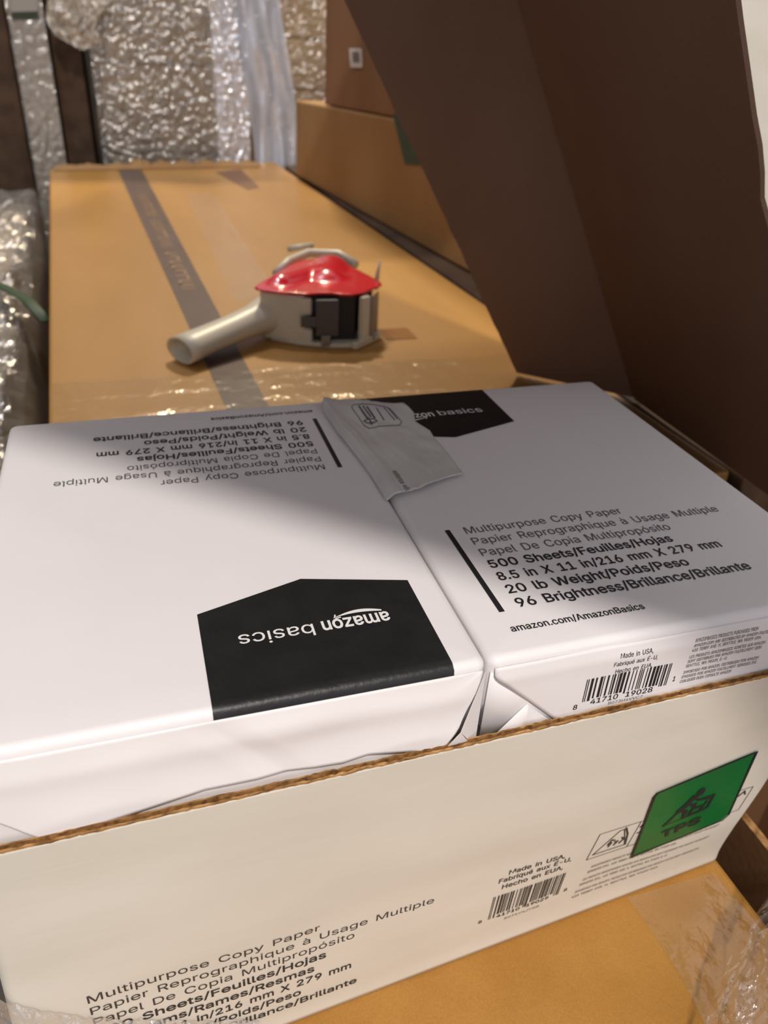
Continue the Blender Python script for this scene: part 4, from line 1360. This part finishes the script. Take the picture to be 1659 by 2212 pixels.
# long kraft carton on it, beyond the dispenser
A_, B_ = Vector((0.357, 2.147)), Vector((0.468, 0.910))
dv = (B_ - A_).normalized()
nv = Vector((dv.y, -dv.x)) * -1
if nv.x < 0:
    nv = -nv
P2 = [A_, B_, B_ + nv * 0.42, A_ + nv * 0.42]
kr = empty('cardboard_carton', (0.6, 1.5, LT), 'long low tan carton lying behind the dispenser, a brown carton on top', 'box')
ztl, ztr = 0.064, 0.100
vv, ff = prism_vf([(p.x, p.y, LT) for p in P2], [(P2[0].x, P2[0].y, ztl), (P2[1].x, P2[1].y, ztr), (P2[2].x, P2[2].y, ztr), (P2[3].x, P2[3].y, ztl)])
bevel(link_mesh('body', vv, ff, M_KRAFT, kr), 0.005)
g = [px(852, 248, 1, 1.42), px(905, 250, 1, 1.30), px(905, 356, 1, 1.30), px(880, 354, 1, 1.35)]


def on_face(x, y_, off):
    d = FW + RT * ((x - 829.5) / 1664.16) - UP * ((y_ - 1106) / 1664.16)
    n3 = Vector((nv.x, nv.y, 0))
    A3 = Vector((A_.x, A_.y, 0)) - n3 * off
    return CAM + d * (n3.dot(A3 - CAM) / n3.dot(d))


gt = link_mesh('green_label', [on_face(*p, 0.001) for p in ((848, 246), (915, 262), (915, 357), (874, 354))], [(0, 1, 2, 3)], M_GREENTAG, kr)

# brown carton on top of it
C2, D2 = A_ + dv * 0.245, A_ + dv * 1.02
br = empty('cardboard_carton', (C2.x, C2.y, 0.08), 'brown carton with a small white label on top of the long tan carton', 'box')
zb = lambda p: ztl + (ztr - ztl) * ((p - A_).dot(dv)) / (B_ - A_).length
Q2 = [C2 + nv * 0.002, D2 + nv * 0.002, D2 + nv * 0.36, C2 + nv * 0.36]
vv, ff = prism_vf([(p.x, p.y, zb(p) + 0.002) for p in Q2], [(p.x, p.y, 0.52) for p in Q2])
bevel(link_mesh('body', vv, ff, M_BROWN, br), 0.004)
lb = [(754, 104), (781, 104), (783, 146), (757, 146)]
l2 = link_mesh('white_label', [on_face(*p, -0.0005) for p in lb], [(0, 1, 2, 3)], plain('label_paper', s2l(214, 208, 204), 0.6), br)
link_mesh('label_print', [on_face(*p, 0.0003) for p in ((760, 112), (775, 112), (777, 134), (762, 134))], [(0, 1, 2, 3)], plain('label_ink', s2l(120, 112, 110), 0.6), l2)

# ------------------------------------------------------------------ big leaning open carton
lean = empty('open_carton', (0.43, 0.36, LT + 0.0045), 'large brown carton leaning over the reams with its flap open', 'box')
LS = Vector((-0.485, 0, 0.8745))           # up along the leaning panels
CORN = Vector((0.430, 0.500, LT + 0.0045))


def slab(name, P, t, m, parent, cut=None):
    P = [Vector(p) for p in P]
    n_ = (P[1] - P[0]).cross(P[2] - P[0]).normalized() * t
    n = len(P)
    v = P + [p + n_ for p in P]
    f = [tuple(range(n)), tuple(reversed(range(n, 2 * n)))] + [(i, n + i, n + (i + 1) % n, (i + 1) % n) for i in range(n)]
    mats = [m] if cut is None else [m, cut]
    return link_mesh(name, v, f, mats, parent, fmat=None if cut is None else [0, 0] + [1] * n)


HL = 0.72
# side panel with the wavy torn near edge
e0 = []
for k in range(40):
    h = HL * k / 39
    wv = 0.0018 * noise.noise((h * 22, 1, 3)) + (0.0032 * math.exp(-((h - 0.315) / 0.012) ** 2)) - 0.0022 * math.exp(-((h - 0.345) / 0.02) ** 2)
    e0.append(CORN + LS * h + Vector((0, -0.280 + wv, 0)))
slab('side_panel', [CORN] + e0 + [CORN + LS * HL], 0.0035, M_LEAN, lean)
Bv = Vector((-0.110, 0.102, 0))
e1 = []
for k in range(60):
    h = HL * k / 59
    e1.append(CORN + LS * h + Bv * (1.0 + 0.17 * h / 0.44 + 0.010 * noise.noise((h * 90, 2, 2)) + 0.012 * noise.noise((h * 14, 5, 2))))
slab('end_flap', [CORN + LS * 0.0] + [CORN + LS * HL] + e1[::-1], -0.005, M_LEAN, lean, M_CUT)
# unseen sheets added overhead to shade reams and cartons, off the top edge
TE0, TE1 = CORN + LS * HL + Vector((0, -0.28, 0)), CORN + LS * HL
slab('added_shade_sheet', [TE1, TE0, (0.30, -0.10, 0.420), (0.30, -0.45, 0.306), (-0.45, -0.10, 0.676), (-0.44, 0.38, 0.72), (-0.16, 1.00, 0.70)], 0.005, M_LEAN, lean, M_CUT)
slab('added_shade_sheet', [TE1 + Vector((0, 0.004, 0)), (-0.15, 1.005, 0.70), (0.52, 1.10, 0.66), (0.47, 0.50, 0.58)], 0.005, M_LEAN, lean, M_CUT)

# white carton standing beyond the leaning one
wc = empty('white_carton', (0.72, 0.77, LT), 'white carton standing behind the leaning brown carton at the frame edge', 'box')
bevel(plan_prism('body', [(0.470, 0.66), (0.98, 0.66), (0.98, 0.88), (0.470, 0.88)], LT - 0.001, 0.46, M_WHITE_BOARD, wc), 0.006)
link_mesh('tape_strip', *boxvf(0.70, 0.75, 0.6590, 0.6598, 0.30, 0.46), M_TAPE, wc)

# ------------------------------------------------------------------ low open carton at the right of the white case
oc = empty('open_carton', (0.42, 0.0, FLOOR), 'shaded open carton with corrugated edge in the gap right of the case', 'box')
X0, X1, Y0, Y1, ZO = 0.2515, 0.62, -0.30, 0.27, -0.246
wv_ = []
def wall(name, x0, x1, y0, y1):
    nseg = 40
    v, f = [], []
    for k in range(nseg + 1):
        a = k / nseg
        if x1 - x0 > y1 - y0:
            xa, ya, xb, yb = x0 + (x1 - x0) * a, y0, x0 + (x1 - x0) * a, y1
        else:
            xa, ya, xb, yb = x0, y0 + (y1 - y0) * a, x1, y0 + (y1 - y0) * a
        h = 0.002 * noise.noise((a * 40, x0 * 9, y0 * 9))
        v += [Vector((xa, ya, FLOOR)), Vector((xb, yb, FLOOR)), Vector((xb, yb, ZO + h)), Vector((xa, ya, ZO + h))]
    fm = []
    for k in range(nseg):
        o = 4 * k
        for i in range(4):
            f.append((o + i, o + (i + 1) % 4, o + 4 + (i + 1) % 4, o + 4 + i))
            fm.append(1 if i == 2 else 0)
    f += [(0, 3, 2, 1), (4 * nseg, 4 * nseg + 1, 4 * nseg + 2, 4 * nseg + 3)]
    fm += [0, 0]
    return link_mesh(name, v, f, [M_BROWN, M_CUT], oc, fmat=fm)


wall('side_panel', X0, X0 + 0.006, Y0, Y1)
wall('side_panel', X1 - 0.006, X1, Y0, Y1)
wall('end_panel', X0 + 0.006, X1 - 0.006, Y0, Y0 + 0.006)
wall('end_panel', X0 + 0.006, X1 - 0.006, Y1 - 0.006, Y1)
plan_prism('bottom_panel', [(X0 + 0.006, Y0 + 0.006), (X1 - 0.006, Y0 + 0.006), (X1 - 0.006, Y1 - 0.006), (X0 + 0.006, Y1 - 0.006)], FLOOR, FLOOR + 0.006, M_BROWN, oc)

# ------------------------------------------------------------------ clear bag lower right
BAGL = [(1668, 1915), (1604, 2015), (1558, 2110), (1536, 2200), (1500, 2330), (1440, 2480)]


def bag(a, b):
    # a across to the right, b towards the camera; the left outline hangs in folds
    e = polyline(BAGL, b)
    p = px(e.x, e.y, 2, LOWTOP + 0.035)
    x = p.x + a * 0.16
    y_ = p.y + a * 0.012
    ridge = 0.0
    for (ca, sl, am, wd) in ((0.10, 0.10, 0.010, 0.030), (0.22, 0.28, 0.014, 0.035), (0.36, -0.10, 0.012, 0.04), (0.52, 0.2, 0.016, 0.05), (0.70, -0.2, 0.012, 0.05)):
        d = abs(a - ca - sl * (b - 0.45) + 0.02 * noise.noise((b * 7, ca * 9, 1)))
        ridge += am * max(0, 1 - d / wd)
    k = 0.007 * abs(noise.noise((a * 9, b * 7, 8))) + 0.0035 * noise.noise((a * 26, b * 22, 1)) + 0.0016 * noise.noise((a * 60, b * 50, 1))
    z = LOWTOP + 0.028 + ridge * 0.9 + k - 0.022 * (1 - min(1, a / 0.05)) * (0.5 + 0.5 * noise.noise((b * 12, 2, 2)))
    return (x + 0.003 * noise.noise((a * 12, b * 14, 11)), y_ + 0.003 * noise.noise((a * 13, b * 12, 17)), max(z, LOWTOP + 0.002))


bg = grid('plastic_bag', 90, 90, bag, M_BAG, None, smooth=False)
tag(bg, 'crumpled clear plastic bag on the amber carton in front of the white case', 'plastic bag')

# ------------------------------------------------------------------ film-wrapped goods beside and behind
def crumple(o_, ux, uy, nrm, w_, h_, nu, nv_, amp, seed, fold=0.0, fv=3.0):
    o_, ux, uy, nrm = Vector(o_), Vector(ux), Vector(uy), Vector(nrm)

    def fn(a, b):
        p = o_ + ux * (a * w_) + uy * (b * h_)
        q = (a * w_ * 24 + seed, b * h_ * 20, seed)
        d = amp * (abs(noise.noise(q)) + 0.6 * noise.noise((a * w_ * 64, b * h_ * 60 + seed, 2)) + 0.35 * noise.noise((a * w_ * 110, b * h_ * 90, seed + 5)))
        d += fold * abs(noise.noise((a * w_ * 22 + seed, b * h_ * fv, 9)))
        return p + nrm * d
    return fn


M_GOODS = varied('wrapped_goods', s2l(92, 82, 70), s2l(128, 114, 92), (9, 9, 9), 0.7)
M_GOODS2 = varied('wrapped_goods_gold', s2l(168, 132, 84), s2l(206, 170, 118), (9, 9, 6), 0.7)
# middle pallet
mp_ = empty('wrapped_pallet_load', (0.1, 2.7, FLOOR), 'tall load wrapped in silvery crinkled film beyond the long carton', 'wrapped pallet')
YM = 2.46
for z0, z1, x0, x1 in ((FLOOR, -0.12, -0.150, 0.200), (-0.118, 0.12, -0.152, 0.200), (0.122, 0.36, -0.130, 0.19), (0.362, 0.8, -0.13, 0.20)):
    bevel(link_mesh('packed_carton', *boxvf(x0, x1, YM + 0.01, YM + 0.5, z0, z1), M_GOODS, mp_), 0.01)
fw1 = grid('film_wrap', 120, 300, crumple((-0.170, YM - 0.01, FLOOR + 0.02), (1, 0, 0), (0, 0, 1), (0, -1, 0), 0.355, 1.5, 120, 300, 0.0065, 3.0), M_FILM, mp_, smooth=False)
fw1b = grid('film_wrap', 20, 60, crumple((-0.170, YM - 0.01, FLOOR + 0.02), (0, 1, 0), (0, 0, 1), (-1, 0, 0), 0.5, 1.5, 20, 60, 0.01, 5.0), M_FILM, mp_, smooth=False)
# bundled film column at its right corner and loose sheet
fw2 = grid('film_fold', 40, 150, crumple((0.170, YM - 0.03, FLOOR + 0.02), (1, 0.12, 0), (0, 0, 1), (0, -1, 0), 0.10, 1.5, 40, 150, 0.010, 7.0, 0.022, 2.0),
           film_mat('bundled_film', (0.92, 0.94, 1.0, 1), 0.15, 0.42, 0.2, 40, 0.9), mp_, smooth=False)
fw2['label'] = 'bright bundled film column at the corner'


def loose(a, b):
    z = -0.24 + 0.95 * b
    wdt = 0.130 + 0.03 * math.sin(b * 5)
    x = 0.262 + wdt * a + (0.02 * math.sin(b * 7 + 1))
    d = 0.035 * abs(noise.noise((a * 2.2 + b * 1.2, b * 2.0, 4))) + 0.012 * noise.noise((a * 7, b * 8, 2))
    return (x, YM - 0.03 + 0.05 * a - d, z)


fw3 = grid('loose_film', 40, 90, loose, M_FILMBLUE, mp_, smooth=True)
fw3['label'] = 'loose bluish film sheet hanging beside it'
# pale load further back on the right
bp_ = empty('wrapped_pallet_load', (0.75, 3.3, FLOOR), 'pale wrapped load seen between the bluish film and the brown carton', 'wrapped pallet')
for z0, z1 in ((FLOOR, -0.3), (-0.298, 0.03), (0.032, 0.2), (0.202, 0.8)):
    bevel(link_mesh('packed_carton', *boxvf(0.42, 1.05, 3.12, 3.6, z0, z1), M_GOODS2, bp_), 0.01)
grid('film_wrap', 70, 130, crumple((0.40, 3.09, FLOOR + 0.02), (1, 0, 0), (0, 0, 1), (0, -1, 0), 0.66, 1.5, 70, 130, 0.022, 12.0), M_FILM, bp_, smooth=False)

# left stacks ----------------------------------------------------------
def upright(label, x0, x1, y0, y1, m, z1=0.75, name='cardboard_carton', z0=FLOOR):
    o = bevel(link_mesh(name, *boxvf(x0, x1, y0, y1, z0, z1), m), 0.006)
    return tag(o, label, 'box')


YL = 2.46
cx_ = lambda p: px(p, 200, 1, YL).x
gray = empty('wrapped_carton', (cx_(90), YL + 0.2, FLOOR), 'tall pale film wrapped carton between two brown cartons at the left', 'wrapped box')
G0, G1 = cx_(46), cx_(119)
link_mesh('body', *boxvf(G0, G1, YL, YL + 0.4, FLOOR, 0.9), varied('dull_goods', s2l(112, 102, 88), s2l(140, 128, 110), (8, 8, 3), 0.7), gray)
grid('film_wrap', 20, 120, crumple((G0 - 0.002, YL - 0.004, FLOOR + 0.01), (1, 0, 0), (0, 0, 1), (0, -1, 0), G1 - G0 + 0.004, 1.6, 20, 120, 0.003, 21.0), M_FILM, gray, smooth=False)
tg = [px(x, y_, 1, YL - 0.012) for x, y_ in ((20, -40), (78, -40), (82, 24), (24, 26))]
link_mesh('paper_label', tg, [(0, 1, 2, 3)], plain('grey_label', s2l(150, 146, 138), 0.6), gray)
tg = [px(x, y_, 1, YL - 0.012) for x, y_ in ((24, 26), (82, 24), (84, 40), (26, 41))]
link_mesh('green_band', tg, [(0, 1, 2, 3)], plain('dark_green_band', s2l(34, 48, 30), 0.6), gray)
upright('tall brown carton at the far left, left of the pale wrapped carton', cx_(-260), G0 - 0.005, YL - 0.03, YL + 0.45, M_SHADECARD, 0.9)
upright('tall brown carton, coloured dark for shade, between the pale wrapped carton and the dark gap', G1 + 0.004, cx_(187), YL + 0.06, YL + 0.5, M_SHADECARD, 0.9)
# film hank and glints hanging in front of the gap, top left
def hank(a, b):
    ang = b * 3.0
    x = -0.250 + 0.125 * a + 0.02 * math.sin(b * 6)
    z = 0.34 - 0.19 * b + 0.06 * abs(a - 0.55) - 0.06 * a * (1 - b)
    return (x, 2.40 - 0.03 * abs(noise.noise((a * 6, b * 4, 1))) - 0.015 * noise.noise((a * 16, b * 9, 4)), z)


hk = grid('film_hank', 40, 40, hank, film_mat('hank_film', (1, 0.95, 0.86, 1), 0.35, 0.2, 0.12, 50, 0.9), mp_, smooth=False)
hk['label'] = 'gathered film hanging at its left'
# low film wrapped load beside the long carton
ll = empty('wrapped_pallet_load', (-0.65, 1.3, FLOOR), 'low load under crumpled clear film left of the long carton', 'wrapped pallet')
bevel(link_mesh('packed_carton', *boxvf(-1.15, -0.345, 0.62, 1.35, FLOOR, -0.27), M_GOODS, ll), 0.01)
bevel(link_mesh('packed_carton', *boxvf(-1.15, -0.375, 1.36, 2.30, FLOOR, -0.23), M_GOODS, ll), 0.01)


def lowfilm(a, b):
    y_ = 0.45 + 1.9 * b
    xr = lx_at(y_) - 0.012
    x = -1.16 + (xr + 1.16) * a
    z = -0.245 + 0.04 * b - 0.16 * max(0, (a - 0.93) / 0.07) ** 2
    d = 0.032 * abs(noise.noise((a * 11, b * 14, 3))) + 0.016 * noise.noise((a * 30, b * 36, 6)) + 0.006 * noise.noise((a * 80, b * 90, 8))
    return (x - 0.02 * noise.noise((a * 9, b * 9, 4)) * (1 if a < 0.95 else 0), y_, z + abs(d))


grid('film_wrap', 110, 140, lowfilm, M_FILM, ll, smooth=False)
sp = [px(x, y_, 2, -0.185) for x, y_ in ((-60, 590), (0, 612), (30, 628), (60, 645), (100, 690))]
v, f = tube_vf([Vector((p.x, p.y, -0.188)) for p in sp], 0.011, 8, 0.0015)
link_mesh('green_strap', v, f, M_STRAP, ll, smooth=True)
# dark carton tucked in the gap, low
upright('dark low carton in the black gap left of the silvery wrapped load', cx_(198), -0.160, 3.0, 3.3, M_SHADECARD, -0.10)
